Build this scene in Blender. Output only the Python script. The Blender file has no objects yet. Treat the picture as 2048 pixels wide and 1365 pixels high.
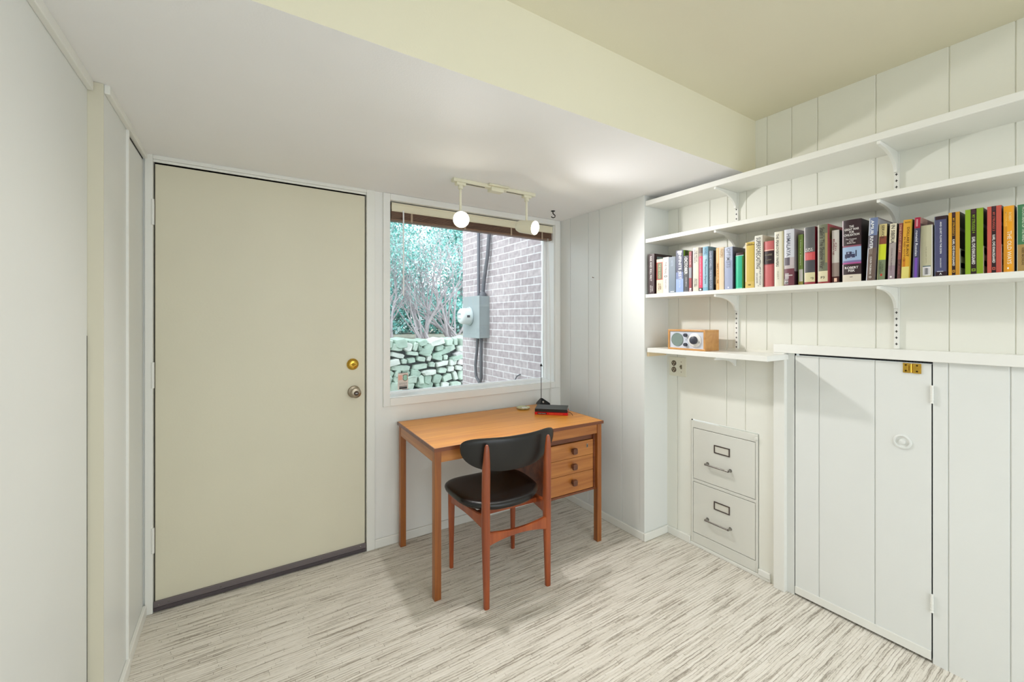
import bpy, bmesh, math, random
from mathutils import Vector, Matrix, Euler
PI = math.pi
R = math.radians
C = bpy.context.scene.collection
sc = bpy.context.scene

# ------------------------------------------------------------------ camera
F_PX = 838.0
cam_d = bpy.data.cameras.new('camera')
cam = bpy.data.objects.new('camera', cam_d)
C.objects.link(cam)
cam_d.sensor_width = 36.0
cam_d.lens = 36.0 * F_PX / 2048.0
cam_d.shift_y = -(682.5 - 639.5) / 2048.0
cam_d.clip_start = 0.02
cam.location = (0, 0, 1.32)
cam.rotation_euler = (R(90), 0, R(-32.75))
sc.camera = cam

# ------------------------------------------------------------------ view, world
vs = sc.view_settings
vs.view_transform = 'Standard'
vs.look = 'None'
vs.gamma = 1.0
vs.use_curve_mapping = False
vs.exposure = 0.26
sc.cycles.use_denoising = True
sc.cycles.max_bounces = 14
sc.cycles.diffuse_bounces = 10
sc.cycles.transparent_max_bounces = 12
sc.cycles.sample_clamp_indirect = 6.0

world = bpy.data.worlds.new('overcast_sky')
sc.world = world
world.use_nodes = True
wn = world.node_tree
bg = wn.nodes['Background']
bg.inputs[0].default_value = (0.88, 0.94, 1.0, 1)
bg.inputs[1].default_value = 2.6

# the two bulbs of the ceiling track (their lenses are built with the fixture below)
HEADS = [((0.969, 2.010, 1.868), Vector((-0.36, -0.90, -0.24)).normalized(), 0.043),
         ((1.394, 2.010, 1.868), Vector((0.33, -0.92, -0.21)).normalized(), 0.041)]
BULB_W = (40.0, 31.0)

# hazy sun over the garden (the window side faces away from it)
sun_d = bpy.data.lights.new('hazy_sun', 'SUN'); sun_d.energy = 0.8; sun_d.angle = R(40); sun_d.color = (1.0, 0.97, 0.93)
sun = bpy.data.objects.new('hazy_sun', sun_d); C.objects.link(sun)
sun.rotation_euler = Vector((-0.65, -0.25, 0.70)).to_track_quat('Z', 'Y').to_euler()
# daylight portal in the window opening
pt_d = bpy.data.lights.new('window_portal', 'AREA'); pt_d.shape = 'RECTANGLE'; pt_d.size = 1.22; pt_d.size_y = 1.15
pt_d.cycles.is_portal = True
pto = bpy.data.objects.new('window_portal', pt_d); C.objects.link(pto)
pto.location = (1.342, 2.61, 1.44); pto.rotation_euler = (R(-90), 0, 0)
pt2_d = bpy.data.lights.new('fill_door_portal', 'AREA'); pt2_d.shape = 'RECTANGLE'; pt2_d.size = 2.6; pt2_d.size_y = 2.0  # portal for the added glazed door behind the viewpoint
pt2_d.cycles.is_portal = True
pt2 = bpy.data.objects.new('fill_door_portal', pt2_d); C.objects.link(pt2)
pt2.location = (0.95, -2.31, 1.05); pt2.rotation_euler = (R(90), 0, 0)
# unseen fill light added behind the camera (its housing is built below)
rl_d = bpy.data.lights.new('fill_light', 'AREA'); rl_d.shape = 'RECTANGLE'; rl_d.size = 1.5; rl_d.size_y = 1.2; rl_d.energy = 33.0; rl_d.color = (0.93, 0.965, 1.0)
rlo = bpy.data.objects.new('fill_light', rl_d); C.objects.link(rlo)
rlo.location = (0.9, -1.25, 2.26); rlo.rotation_euler = (R(12), 0, 0)

# ------------------------------------------------------------------ materials
_mats = {}

def mat(name, col, rough=0.5, metal=0.0, bump=0.0, bscale=60.0, var=0.0, vscale=3.0, spec=0.5, coat=0.0, emit=None, estr=0.0, stretch=None):
    if name in _mats:
        return _mats[name]
    m = bpy.data.materials.new(name)
    m.use_nodes = True
    nt = m.node_tree
    b = nt.nodes['Principled BSDF']
    b.inputs['Base Color'].default_value = (*col, 1)
    b.inputs['Roughness'].default_value = rough
    b.inputs['Metallic'].default_value = metal
    b.inputs['Specular IOR Level'].default_value = spec
    if coat:
        b.inputs['Coat Weight'].default_value = coat
        b.inputs['Coat Roughness'].default_value = 0.15
    if emit:
        b.inputs['Emission Color'].default_value = (*emit, 1)
        b.inputs['Emission Strength'].default_value = estr
    tc = nt.nodes.new('ShaderNodeTexCoord')
    mp = nt.nodes.new('ShaderNodeMapping')
    nt.links.new(tc.outputs['Object'], mp.inputs[0])
    if stretch:
        mp.inputs['Scale'].default_value = stretch
    n = nt.nodes.new('ShaderNodeTexNoise')
    n.inputs['Scale'].default_value = vscale
    n.inputs['Detail'].default_value = 6
    nt.links.new(mp.outputs[0], n.inputs['Vector'])
    if var > 0:
        cr = nt.nodes.new('ShaderNodeValToRGB')
        cr.color_ramp.elements[0].position = 0.3
        cr.color_ramp.elements[1].position = 0.7
        cr.color_ramp.elements[0].color = (*[c * (1 - var) for c in col], 1)
        cr.color_ramp.elements[1].color = (*[min(1, c * (1 + var)) for c in col], 1)
        nt.links.new(n.outputs['Fac'], cr.inputs[0])
        nt.links.new(cr.outputs[0], b.inputs['Base Color'])
    if bump > 0:
        n2 = nt.nodes.new('ShaderNodeTexNoise')
        n2.inputs['Scale'].default_value = bscale
        n2.inputs['Detail'].default_value = 4
        nt.links.new(mp.outputs[0], n2.inputs['Vector'])
        bp = nt.nodes.new('ShaderNodeBump')
        bp.inputs['Strength'].default_value = bump
        bp.inputs['Distance'].default_value = 0.002
        nt.links.new(n2.outputs['Fac'], bp.inputs['Height'])
        nt.links.new(bp.outputs[0], b.inputs['Normal'])
    _mats[name] = m
    return m

def flat(col, rough=0.45):
    key = 'print_%d_%d_%d' % tuple(int(c * 255) for c in col)
    return mat(key, tuple((c / 12.92 if c < 0.04045 else ((c + 0.055) / 1.055) ** 2.4) for c in col), rough, spec=0.4)

def S(r, g, b):
    return tuple((c / 12.92 if c < 0.04045 else ((c + 0.055) / 1.055) ** 2.4) for c in (r / 255, g / 255, b / 255))

def wood(name, c1, c2, rough=0.35, scale=(1.2, 22, 22), coat=0.25):
    m = bpy.data.materials.new(name)
    m.use_nodes = True
    nt = m.node_tree
    b = nt.nodes['Principled BSDF']
    tc = nt.nodes.new('ShaderNodeTexCoord')
    mp = nt.nodes.new('ShaderNodeMapping')
    mp.inputs['Scale'].default_value = scale
    nt.links.new(tc.outputs['Object'], mp.inputs[0])
    n1 = nt.nodes.new('ShaderNodeTexNoise')
    n1.inputs['Scale'].default_value = 1.6
    n1.inputs['Detail'].default_value = 9
    n1.inputs['Roughness'].default_value = 0.62
    n1.inputs['Distortion'].default_value = 0.7
    nt.links.new(mp.outputs[0], n1.inputs['Vector'])
    cr = nt.nodes.new('ShaderNodeValToRGB')
    cr.color_ramp.elements[0].position = 0.32
    cr.color_ramp.elements[1].position = 0.66
    cr.color_ramp.elements[0].color = (*c2, 1)
    cr.color_ramp.elements[1].color = (*c1, 1)
    nt.links.new(n1.outputs['Fac'], cr.inputs[0])
    nt.links.new(cr.outputs[0], b.inputs['Base Color'])
    b.inputs['Roughness'].default_value = rough
    b.inputs['Coat Weight'].default_value = coat
    b.inputs['Coat Roughness'].default_value = 0.2
    bp = nt.nodes.new('ShaderNodeBump')
    bp.inputs['Strength'].default_value = 0.12
    bp.inputs['Distance'].default_value = 0.001
    nt.links.new(n1.outputs['Fac'], bp.inputs['Height'])
    nt.links.new(bp.outputs[0], b.inputs['Normal'])
    return m

M_CEIL = mat('ceiling_paint', S(236, 236, 237), 0.7, bump=0.15, bscale=180, var=0.015, vscale=2)
M_WALL = mat('warm_white_wall_paint', S(229, 229, 226), 0.55, bump=0.12, bscale=140, var=0.012, vscale=3)
M_PANEL = mat('white_panel_paint', S(221, 223, 221), 0.42, bump=0.10, bscale=90, var=0.012, vscale=3)
M_TRIM = mat('trim_gloss_paint', S(228, 228, 223), 0.35, bump=0.06, bscale=60)
M_DOOR = mat('cream_door_paint', S(213, 208, 187), 0.45, bump=0.12, bscale=120, var=0.02, vscale=2.5)
M_SHELF = mat('white_shelf_paint', S(232, 232, 228), 0.35, bump=0.05, bscale=80)
M_DARK = mat('dark_gap', (0.01, 0.009, 0.008), 0.9)
M_CAB = mat('file_cabinet_paint', S(218, 218, 211), 0.4, bump=0.05, bscale=100, var=0.02, vscale=4)
M_CHROME = mat('dull_chrome', S(160, 158, 155), 0.25, metal=1.0)
M_BRASS = mat('polished_brass', S(205, 165, 70), 0.22, metal=1.0, var=0.1, vscale=80)
M_NICKEL = mat('worn_nickel', S(150, 138, 120), 0.28, metal=1.0)
M_BLKMETAL = mat('black_metal', (0.012, 0.012, 0.013), 0.4, metal=0.6)
M_SWEEP = mat('grey_aluminium_sweep', S(112, 104, 106), 0.45, metal=0.3)
M_TRACK = mat('cream_lamp_enamel', S(226, 222, 200), 0.35)
M_LEATHER = mat('black_leather', (0.008, 0.0078, 0.0078), 0.27, bump=0.35, bscale=420, spec=0.5)
M_LENS = mat('lit_bulb_glass', (1, 1, 1), 0.3, emit=(1.0, 0.93, 0.78), estr=28.0)
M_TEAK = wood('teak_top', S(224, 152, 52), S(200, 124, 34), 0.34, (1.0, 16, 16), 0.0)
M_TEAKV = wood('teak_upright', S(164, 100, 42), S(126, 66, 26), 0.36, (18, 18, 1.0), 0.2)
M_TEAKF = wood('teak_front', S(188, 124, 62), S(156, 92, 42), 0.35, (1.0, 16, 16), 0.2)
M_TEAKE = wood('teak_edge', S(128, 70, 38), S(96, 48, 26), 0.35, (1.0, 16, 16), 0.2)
M_CHAIR = wood('chair_teak', S(168, 84, 40), S(128, 56, 26), 0.32, (14, 14, 1.2), 0.3)
M_KNOB = wood('walnut_knob', S(112, 66, 44), S(86, 48, 32), 0.4, (10, 40, 40), 0.2)
M_RADIO = wood('radio_cherry', S(208, 156, 92), S(184, 128, 68), 0.35, (14, 1.5, 14), 0.2)

def carpet_mat():
    m = bpy.data.materials.new('ribbed_grey_carpet')
    m.use_nodes = True
    nt = m.node_tree
    L = nt.links.new
    b = nt.nodes['Principled BSDF']
    b.inputs['Roughness'].default_value = 0.95
    b.inputs['Specular IOR Level'].default_value = 0.1
    tc = nt.nodes.new('ShaderNodeTexCoord')
    # gentle wander of the ribs
    w = nt.nodes.new('ShaderNodeTexNoise'); w.inputs['Scale'].default_value = 14; w.inputs['Detail'].default_value = 3
    L(tc.outputs['Object'], w.inputs['Vector'])
    ws = nt.nodes.new('ShaderNodeVectorMath'); ws.operation = 'MULTIPLY_ADD'
    ws.inputs[1].default_value = (0.0, 0.009, 0.0)
    L(w.outputs['Color'], ws.inputs[0]); L(tc.outputs['Object'], ws.inputs[2])
    def noise(sx, sy, sc_, det=4, rough=0.6):
        mp = nt.nodes.new('ShaderNodeMapping'); mp.inputs['Scale'].default_value = (sx, sy, 1)
        L(ws.outputs[0], mp.inputs[0])
        n = nt.nodes.new('ShaderNodeTexNoise'); n.inputs['Scale'].default_value = sc_
        n.inputs['Detail'].default_value = det; n.inputs['Roughness'].default_value = rough
        L(mp.outputs[0], n.inputs['Vector'])
        return n
    streak = noise(4.0, 95, 1.0, 4, 0.62)
    fine = noise(60, 320, 1.0, 3, 0.65)
    def rows(h, w, off):
        b2 = nt.nodes.new('ShaderNodeTexBrick')
        b2.inputs['Scale'].default_value = 1.0; b2.inputs['Brick Width'].default_value = w; b2.inputs['Row Height'].default_value = h
        b2.inputs['Mortar Size'].default_value = 0.0016; b2.inputs['Mortar Smooth'].default_value = 0.8
        b2.offset = off; b2.offset_frequency = 3
        b2.inputs['Color1'].default_value = (0.72, 0.72, 0.72, 1); b2.inputs['Color2'].default_value = (0.34, 0.34, 0.34, 1); b2.inputs['Mortar'].default_value = (0.12, 0.12, 0.12, 1)
        sx_ = nt.nodes.new('ShaderNodeSeparateXYZ'); L(ws.outputs[0], sx_.inputs[0])
        dv = nt.nodes.new('ShaderNodeMath'); dv.operation = 'DIVIDE'; dv.inputs[1].default_value = h; L(sx_.outputs['Y'], dv.inputs[0])
        fl_ = nt.nodes.new('ShaderNodeMath'); fl_.operation = 'FLOOR'; L(dv.outputs[0], fl_.inputs[0])
        wh = nt.nodes.new('ShaderNodeTexWhiteNoise'); wh.noise_dimensions = '1D'; L(fl_.outputs[0], wh.inputs['W'])
        mu = nt.nodes.new('ShaderNodeMath'); mu.operation = 'MULTIPLY_ADD'; mu.inputs[1].default_value = 0.9; L(wh.outputs['Value'], mu.inputs[0]); L(sx_.outputs['X'], mu.inputs[2])
        cx_ = nt.nodes.new('ShaderNodeCombineXYZ'); L(mu.outputs[0], cx_.inputs['X']); L(sx_.outputs['Y'], cx_.inputs['Y'])
        L(cx_.outputs[0], b2.inputs['Vector'])
        return b2
    r1 = rows(0.0112, 0.16, 0.0)
    a = nt.nodes.new('ShaderNodeMath'); a.operation = 'MULTIPLY_ADD'
    L(r1.outputs['Color'], a.inputs[0]); a.inputs[1].default_value = 0.36
    L(streak.outputs['Fac'], a.inputs[2])
    a2 = nt.nodes.new('ShaderNodeMath'); a2.operation = 'MULTIPLY_ADD'
    L(fine.outputs['Fac'], a2.inputs[0]); a2.inputs[1].default_value = 0.34
    L(a.outputs[0], a2.inputs[2])
    cr = nt.nodes.new('ShaderNodeValToRGB')
    e = cr.color_ramp.elements
    e[0].position = 0.64; e[0].color = (*S(152, 144, 132), 1)
    e[1].position = 1.02; e[1].color = (*S(226, 221, 212), 1)
    k = cr.color_ramp.elements.new(0.80); k.color = (*S(212, 206, 195), 1)
    L(a2.outputs[0], cr.inputs[0])
    L(cr.outputs[0], b.inputs['Base Color'])
    bp = nt.nodes.new('ShaderNodeBump'); bp.inputs['Strength'].default_value = 0.7; bp.inputs['Distance'].default_value = 0.005
    L(a.outputs[0], bp.inputs['Height']); L(bp.outputs[0], b.inputs['Normal'])
    return m
M_CARPET = carpet_mat()

def brick_mat():
    m = bpy.data.materials.new('pale_brick')
    m.use_nodes = True
    nt = m.node_tree
    L = nt.links.new
    b = nt.nodes['Principled BSDF']
    b.inputs['Roughness'].default_value = 0.85
    tc = nt.nodes.new('ShaderNodeTexCoord')
    sp = nt.nodes.new('ShaderNodeSeparateXYZ'); L(tc.outputs['Object'], sp.inputs[0])
    cb = nt.nodes.new('ShaderNodeCombineXYZ'); L(sp.outputs['Y'], cb.inputs['X']); L(sp.outputs['Z'], cb.inputs['Y'])
    br = nt.nodes.new('ShaderNodeTexBrick')
    br.inputs['Scale'].default_value = 1.0
    br.inputs['Brick Width'].default_value = 0.205
    br.inputs['Row Height'].default_value = 0.0677
    br.inputs['Mortar Size'].default_value = 0.0055
    br.inputs['Mortar Smooth'].default_value = 0.15
    br.inputs['Color1'].default_value = (*S(176, 167, 169), 1)
    br.inputs['Color2'].default_value = (*S(160, 150, 153), 1)
    br.inputs['Mortar'].default_value = (*S(204, 202, 204), 1)
    L(cb.outputs[0], br.inputs['Vector'])
    n = nt.nodes.new('ShaderNodeTexNoise'); n.inputs['Scale'].default_value = 22; n.inputs['Detail'].default_value = 8
    L(tc.outputs['Object'], n.inputs['Vector'])
    mx = nt.nodes.new('ShaderNodeMix'); mx.data_type = 'RGBA'; mx.blend_type = 'OVERLAY'
    mx.inputs[0].default_value = 0.45
    L(br.outputs['Color'], mx.inputs[6]); L(n.outputs['Fac'], mx.inputs[7])
    L(mx.outputs[2], b.inputs['Base Color'])
    bp = nt.nodes.new('ShaderNodeBump'); bp.inputs['Strength'].default_value = 0.6; bp.inputs['Distance'].default_value = 0.006
    bp.invert = True
    L(br.outputs['Fac'], bp.inputs['Height']); L(bp.outputs[0], b.inputs['Normal'])
    return m
M_BRICK = brick_mat()

def glass_mat(name, tint=(1, 1, 1), gloss=0.06):
    m = bpy.data.materials.new(name)
    m.use_nodes = True
    nt = m.node_tree
    for n in list(nt.nodes):
        nt.nodes.remove(n)
    o = nt.nodes.new('ShaderNodeOutputMaterial')
    t = nt.nodes.new('ShaderNodeBsdfTransparent'); t.inputs[0].default_value = (*tint, 1)
    g = nt.nodes.new('ShaderNodeBsdfGlossy'); g.inputs['Roughness'].default_value = 0.02
    fr = nt.nodes.new('ShaderNodeFresnel'); fr.inputs[0].default_value = 1.3
    mx = nt.nodes.new('ShaderNodeMixShader')
    nt.links.new(fr.outputs[0], mx.inputs[0]); nt.links.new(t.outputs[0], mx.inputs[1]); nt.links.new(g.outputs[0], mx.inputs[2])
    nt.links.new(mx.outputs[0], o.inputs[0])
    return m
M_GLASS = glass_mat('window_glass', (0.97, 0.985, 0.98))

# ------------------------------------------------------------------ mesh builder
class MB:
    def __init__(self):
        self.v = []; self.f = []; self.mi = []; self.cur = 0
    def add(self, vs, fs, mi=None):
        o = len(self.v)
        self.v += [tuple(p) for p in vs]
        self.f += [tuple(i + o for i in f) for f in fs]
        self.mi += [self.cur if mi is None else mi] * len(fs)
        return self
    def box(self, x0, x1, y0, y1, z0, z1, mi=None, mx=None):
        vs = [(x0, y0, z0), (x1, y0, z0), (x1, y1, z0), (x0, y1, z0), (x0, y0, z1), (x1, y0, z1), (x1, y1, z1), (x0, y1, z1)]
        if mx is not None:
            vs = [mx @ Vector(p) for p in vs]
        return self.add(vs, [(0, 3, 2, 1), (4, 5, 6, 7), (0, 1, 5, 4), (1, 2, 6, 5), (2, 3, 7, 6), (3, 0, 4, 7)], mi)
    def prism(self, pts, axis, a, b, mi=None):
        """pts: 2D outline; axis 'x','y','z' = extrusion axis from a to b"""
        def P(u, v, w):
            return {'x': (w, u, v), 'y': (u, w, v), 'z': (u, v, w)}[axis]
        n = len(pts)
        vs = [P(u, v, a) for u, v in pts] + [P(u, v, b) for u, v in pts]
        fs = [tuple(range(n - 1, -1, -1)), tuple(range(n, 2 * n))]
        fs += [(i, (i + 1) % n, (i + 1) % n + n, i + n) for i in range(n)]
        return self.add(vs, fs, mi)
    def rings(self, rings, closed=True, cap=True, mi=None):
        n = len(rings[0]); vs = [p for r in rings for p in r]; fs = []
        for k in range(len(rings) - 1):
            for i in range(n if closed else n - 1):
                j = (i + 1) % n
                fs.append((k * n + i, k * n + j, (k + 1) * n + j, (k + 1) * n + i))
        if cap:
            fs.append(tuple(range(n - 1, -1, -1))); o = (len(rings) - 1) * n
            fs.append(tuple(range(o, o + n)))
        return self.add(vs, fs, mi)
    def tube(self, pts, rad, n=10, mi=None, cap=True):
        pts = [Vector(p) for p in pts]
        rr = rad if isinstance(rad, (list, tuple)) else [rad] * len(pts)
        rings = []; ref = None
        for i, p in enumerate(pts):
            d = (pts[min(i + 1, len(pts) - 1)] - pts[max(i - 1, 0)])
            d = d.normalized() if d.length > 1e-9 else Vector((0, 0, 1))
            if ref is None:
                ref = Vector((0, 0, 1)) if abs(d.z) < 0.9 else Vector((1, 0, 0))
            a = d.cross(ref).normalized(); b2 = d.cross(a).normalized(); ref = a.cross(d).normalized() if True else ref
            rings.append([p + (a * math.cos(2 * PI * k / n) + b2 * math.sin(2 * PI * k / n)) * rr[i] for k in range(n)])
        return self.rings(rings, mi=mi, cap=cap)
    def lathe(self, prof, mx, n=32, mi=None, cap=True):
        """prof: (radius, height along local z)"""
        rings = [[mx @ Vector((r * math.cos(2 * PI * k / n), r * math.sin(2 * PI * k / n), h)) for k in range(n)] for r, h in prof]
        return self.rings(rings, mi=mi, cap=cap)
    def build(self, name, mats, parent=None, smooth=False, bevel=0.0, seg=2, origin=None, subsurf=0):
        me = bpy.data.meshes.new(name)
        vs = self.v
        if origin is not None:
            vs = [(p[0] - origin[0], p[1] - origin[1], p[2] - origin[2]) for p in vs]
        me.from_pydata(vs, [], self.f)
        if not isinstance(mats, (list, tuple)):
            mats = [mats]
        for m in mats:
            me.materials.append(m)
        me.polygons.foreach_set('material_index', self.mi)
        bm = bmesh.new(); bm.from_mesh(me)
        bmesh.ops.recalc_face_normals(bm, faces=bm.faces)
        bm.to_mesh(me); bm.free()
        if smooth:
            me.polygons.foreach_set('use_smooth', [True] * len(me.polygons))
        o = bpy.data.objects.new(name, me)
        C.objects.link(o)
        if origin is not None:
            o.location = origin
        if parent is not None:
            o.parent = parent
        if bevel > 0:
            b = o.modifiers.new('bevel', 'BEVEL'); b.width = bevel; b.segments = seg; b.limit_method = 'ANGLE'; b.angle_limit = R(40)
        if subsurf:
            s = o.modifiers.new('sub', 'SUBSURF'); s.levels = subsurf; s.render_levels = subsurf
        if smooth and hasattr(me, 'set_sharp_from_angle'):
            me.set_sharp_from_angle(angle=R(40))
        return o

def thing(name, label, cat, loc=(0, 0, 0), rotz=0.0, group=None):
    o = bpy.data.objects.new(name, None)
    C.objects.link(o)
    o.empty_display_size = 0.05
    o.location = loc; o.rotation_euler = (0, 0, rotz)
    o['label'] = label; o['category'] = cat
    if group:
        o['group'] = group
    return o

def tag(o, label, cat, group=None):
    o['label'] = label; o['category'] = cat
    if group:
        o['group'] = group
    return o

def struct(o, label=None, cat=None):
    o['kind'] = 'structure'
    if label:
        o['label'] = label; o['category'] = cat
    return o

def text_mesh(body, name, m, parent, length=None, height=None, mx=Matrix.Identity(4), depth=0.0003, bold=0.0, align='CENTER'):
    cu = bpy.data.curves.new('tmp_text', 'FONT')
    cu.body = body
    cu.size = 1.0
    cu.align_x = align; cu.align_y = 'CENTER'
    cu.extrude = 0.0
    cu.offset = bold
    cu.resolution_u = 2
    cu.space_line = 0.9
    to = bpy.data.objects.new('tmp_text', cu)
    C.objects.link(to)
    bpy.context.view_layer.update()
    dg = bpy.context.evaluated_depsgraph_get()
    me = bpy.data.meshes.new_from_object(to.evaluated_get(dg))
    bpy.data.objects.remove(to)
    bpy.data.curves.remove(cu)
    xs = [v.co.x for v in me.vertices]; ys = [v.co.y for v in me.vertices]
    if not xs:
        return None
    cx, cy = (min(xs) + max(xs)) / 2, (min(ys) + max(ys)) / 2
    w, h = max(xs) - min(xs), max(ys) - min(ys)
    sx = length / w if length else None
    sy = height / h if height else None
    sx = sx or sy; sy = sy or sx
    for v in me.vertices:
        v.co = mx @ Vector(((v.co.x - cx) * sx, (v.co.y - cy) * sy, depth))
    me.materials.clear(); me.materials.append(m)
    me.name = name
    o = bpy.data.objects.new(name, me)
    C.objects.link(o)
    o.parent = parent
    return o

def frame(x, y, z, loc):
    """matrix with given local axes"""
    m = Matrix.Identity(4)
    for i, a in enumerate((x, y, z)):
        a = Vector(a)
        for r in range(3):
            m[r][i] = a[r]
    m.translation = Vector(loc)
    return m

def axis_frame(d, loc):
    d = Vector(d).normalized()
    up = Vector((0, 0, 1)) if abs(d.z) < 0.95 else Vector((0, 1, 0))
    x = up.cross(d).normalized(); y = d.cross(x)
    return frame(x, y, d, loc)

# ================================================================== SETTING
H1, H2 = 2.06, 2.348       # dropped and upper ceiling heights
YW = 2.46                  # wall with door and window
XS, YR = 2.015, 1.672      # panelled side wall, end of it
XA = 2.235                 # alcove wall
YBACK = -2.2

# floor
fl = MB(); fl.box(-0.75, 2.9, YBACK, 2.62, -0.05, 0)
struct(fl.build('floor', M_CARPET))

# ceiling with its dropped part
ce = MB()
ce.prism([(YBACK, H2), (1.143, H2), (1.143, H1), (2.60, H1), (2.60, H2 + 0.12), (YBACK, H2 + 0.12)], 'x', -0.75, 2.9)
M_CEIL2 = mat('cream_ceiling_upper', S(226, 221, 200), 0.7, bump=0.15, bscale=180, var=0.015, vscale=2)  # upper ceiling and soffit face, creamier than the dropped part
ceo = struct(ce.build('ceiling', [M_CEIL, M_CEIL2]))
for p in ceo.data.polygons:
    if p.center.z > H2 - 0.01 or (abs(p.normal.y) > 0.9 and abs(p.center.y - 1.143) < 0.01):
        p.material_index = 1
# rest of the room behind the camera
wn_ = MB(); wn_.box(-0.75, -0.35, YBACK - 0.1, YBACK, 0, H2 + 0.1); wn_.box(2.25, 2.9, YBACK - 0.1, YBACK, 0, H2 + 0.1); wn_.box(-0.35, 2.25, YBACK - 0.1, YBACK, 2.06, H2 + 0.1)
struct(wn_.build('wall_near', M_WALL))
# unseen glazed door added behind the viewpoint to let in fill daylight
w2_ = thing('fill_door', 'wide glazed door added at the near end of the room for fill daylight', 'fill door', (-0.35, YBACK, 0)); w2_['kind'] = 'structure'
for x0 in (0.0, 1.30):
    m_ = MB(); m_.box(x0, x0 + 0.05, -0.07, -0.03, 0, 2.06); m_.box(x0 + 1.25, x0 + 1.30, -0.07, -0.03, 0, 2.06)
    m_.box(x0 + 0.05, x0 + 1.25, -0.07, -0.03, 0, 0.06); m_.box(x0 + 0.05, x0 + 1.25, -0.07, -0.03, 2.0, 2.06)
    fo = m_.build('fill_door_frame', M_TRIM, w2_)
    m_ = MB(); m_.box(x0 + 0.05, x0 + 1.25, -0.053, -0.047, 0.06, 2.0); m_.build('fill_door_pane', M_GLASS, fo)

# back wall with door and window openings
DX0, DX1, DZ = -0.338, 0.594, 2.030
WX0, WX1, WZ0, WZ1 = 0.727, 1.957, 0.857, 2.022
YO = 2.60
wb = MB()
wb.box(-0.75, DX0, YW, YO, -0.05, H1)
wb.box(DX0, DX1, YW, YO, DZ, H1)
wb.box(DX1, WX0, YW, YO, -0.05, H1)
wb.box(WX0, WX1, YW, YO, -0.05, WZ0)
wb.box(WX0, WX1, YW, YO, WZ1, H1)
wb.box(WX1, 2.25, YW, YO, -0.05, H1)
struct(wb.build('wall_back', M_WALL))

def planks(mb, X, y0, y1, z0, z1, grooves, t=0.02, gap=0.0035, dep=0.004):
    """wall plane facing -x at X, vertical V-like grooves at the given y"""
    ys = [y0] + sorted(g for g in grooves if y0 + 0.004 < g < y1 - 0.004) + [y1]
    for i in range(len(ys) - 1):
        a = ys[i] + (gap / 2 if i > 0 else 0); b = ys[i + 1] - (gap / 2 if i < len(ys) - 2 else 0)
        c = 0.0018
        pts = [(X + t, a), (X + dep, a), (X + c * 0.6, a), (X, a + (c if i > 0 else 0)), (X, b - (c if i < len(ys) - 2 else 0)), (X + c * 0.6, b), (X + dep, b), (X + t, b)]
        mb.prism(pts, 'z', z0, z1)
    mb.box(X + dep, X + t - 0.001, y0, y1, z0 + 0.0005, z1 - 0.0005)

# side wall beside the desk and its return into the alcove
wr = MB()
planks(wr, XS, YR + 0.035, YW, 0, H1, [2.345, 2.155, 2.05, 1.85])
wr.box(XS - 0.002, 2.25, YR, YR + 0.035, 0, H1)
wr.box(XS + 0.02, 2.25, YR + 0.035, YW, 0, H1)
struct(wr.build('wall_right', M_PANEL, bevel=0.0015))

# alcove wall: above the worktop level, around the file cabinet, and the cupboard front
XL = 2.225
FY0, FY1, FZ0, FZ1 = 1.121, 1.506, 0.02, 0.735
AG = [1.60, 1.395, 1.292, 1.19, 1.087, 0.974, 0.865, 0.653, 0.436, 0.275, 0.11, -0.1, -0.3, -0.5, -0.62, -0.9, -1.2, -1.5, -1.8]
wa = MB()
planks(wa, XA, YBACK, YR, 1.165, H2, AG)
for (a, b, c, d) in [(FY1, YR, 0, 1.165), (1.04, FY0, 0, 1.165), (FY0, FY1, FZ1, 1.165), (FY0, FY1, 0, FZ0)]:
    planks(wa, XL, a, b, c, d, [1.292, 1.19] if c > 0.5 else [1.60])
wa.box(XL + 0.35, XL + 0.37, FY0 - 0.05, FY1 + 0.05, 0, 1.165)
struct(wa.build('wall_alcove', mat('alcove_wall_warm_lit', S(229, 229, 221), 0.42, bump=0.10, bscale=90, var=0.012, vscale=3)))  # lamplight warmth put into the alcove wall colour

# fixed cupboard panelling either side of the low door
CY0, CY1 = 0.478, 0.957    # door opening
wc = MB()
planks(wc, XL, CY1, 0.99, 0, 1.16, [])
planks(wc, XL, YBACK, CY0, 0, 1.16, [0.436, 0.285, 0.10, -0.15, -0.4, -0.8, -1.2, -1.6])
wc.box(XL + 0.05, XL + 0.06, CY0 - 0.1, CY1 + 0.1, 0, 1.16)
struct(wc.build('wall_cupboard', M_PANEL))
tr = MB(); tr.box(2.200, XL + 0.02, 0.990, 1.040, 0, 1.158)
struct(tr.build('trim_1', M_TRIM, bevel=0.002))

# left wall: two planes, a little step and the panel near the corner
wl = MB()
wl.box(-0.75, -0.403, YBACK, 1.796, 0, H1)
wl.box(-0.75, -0.403, YBACK, 1.143, H1, H2)
wl.box(-0.75, -0.366, 1.800, 2.105, 0, H1)
wl.box(-0.75, -0.372, 2.118, YW, 0, H1)
wl.box(-0.75, -0.378, 2.105, 2.118, 0, H1)
struct(wl.build('wall_left', M_PANEL))
gp = MB(); gp.box(-0.75, -0.43, 1.796, 1.800, 0, H1); gp.box(-0.4045, -0.4026, 1.7915, 1.7958, 0, 1.27)
struct(gp.build('wall_gap', M_DARK))
t2 = MB(); t2.box(-0.403, -0.388, YBACK, 1.793, 2.028, H1)
t2.box(-0.366, -0.352, 1.802, 2.108, 2.032, H1)
t2.box(-0.372, -0.356, 2.120, YW - 0.012, 2.036, H1)
struct(t2.build('trim_2', M_TRIM, bevel=0.002))
t3 = MB(); t3.box(-0.376, -0.358, 2.095, 2.112, 0, 2.032)
struct(t3.build('trim_3', M_TRIM, bevel=0.002))
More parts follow.
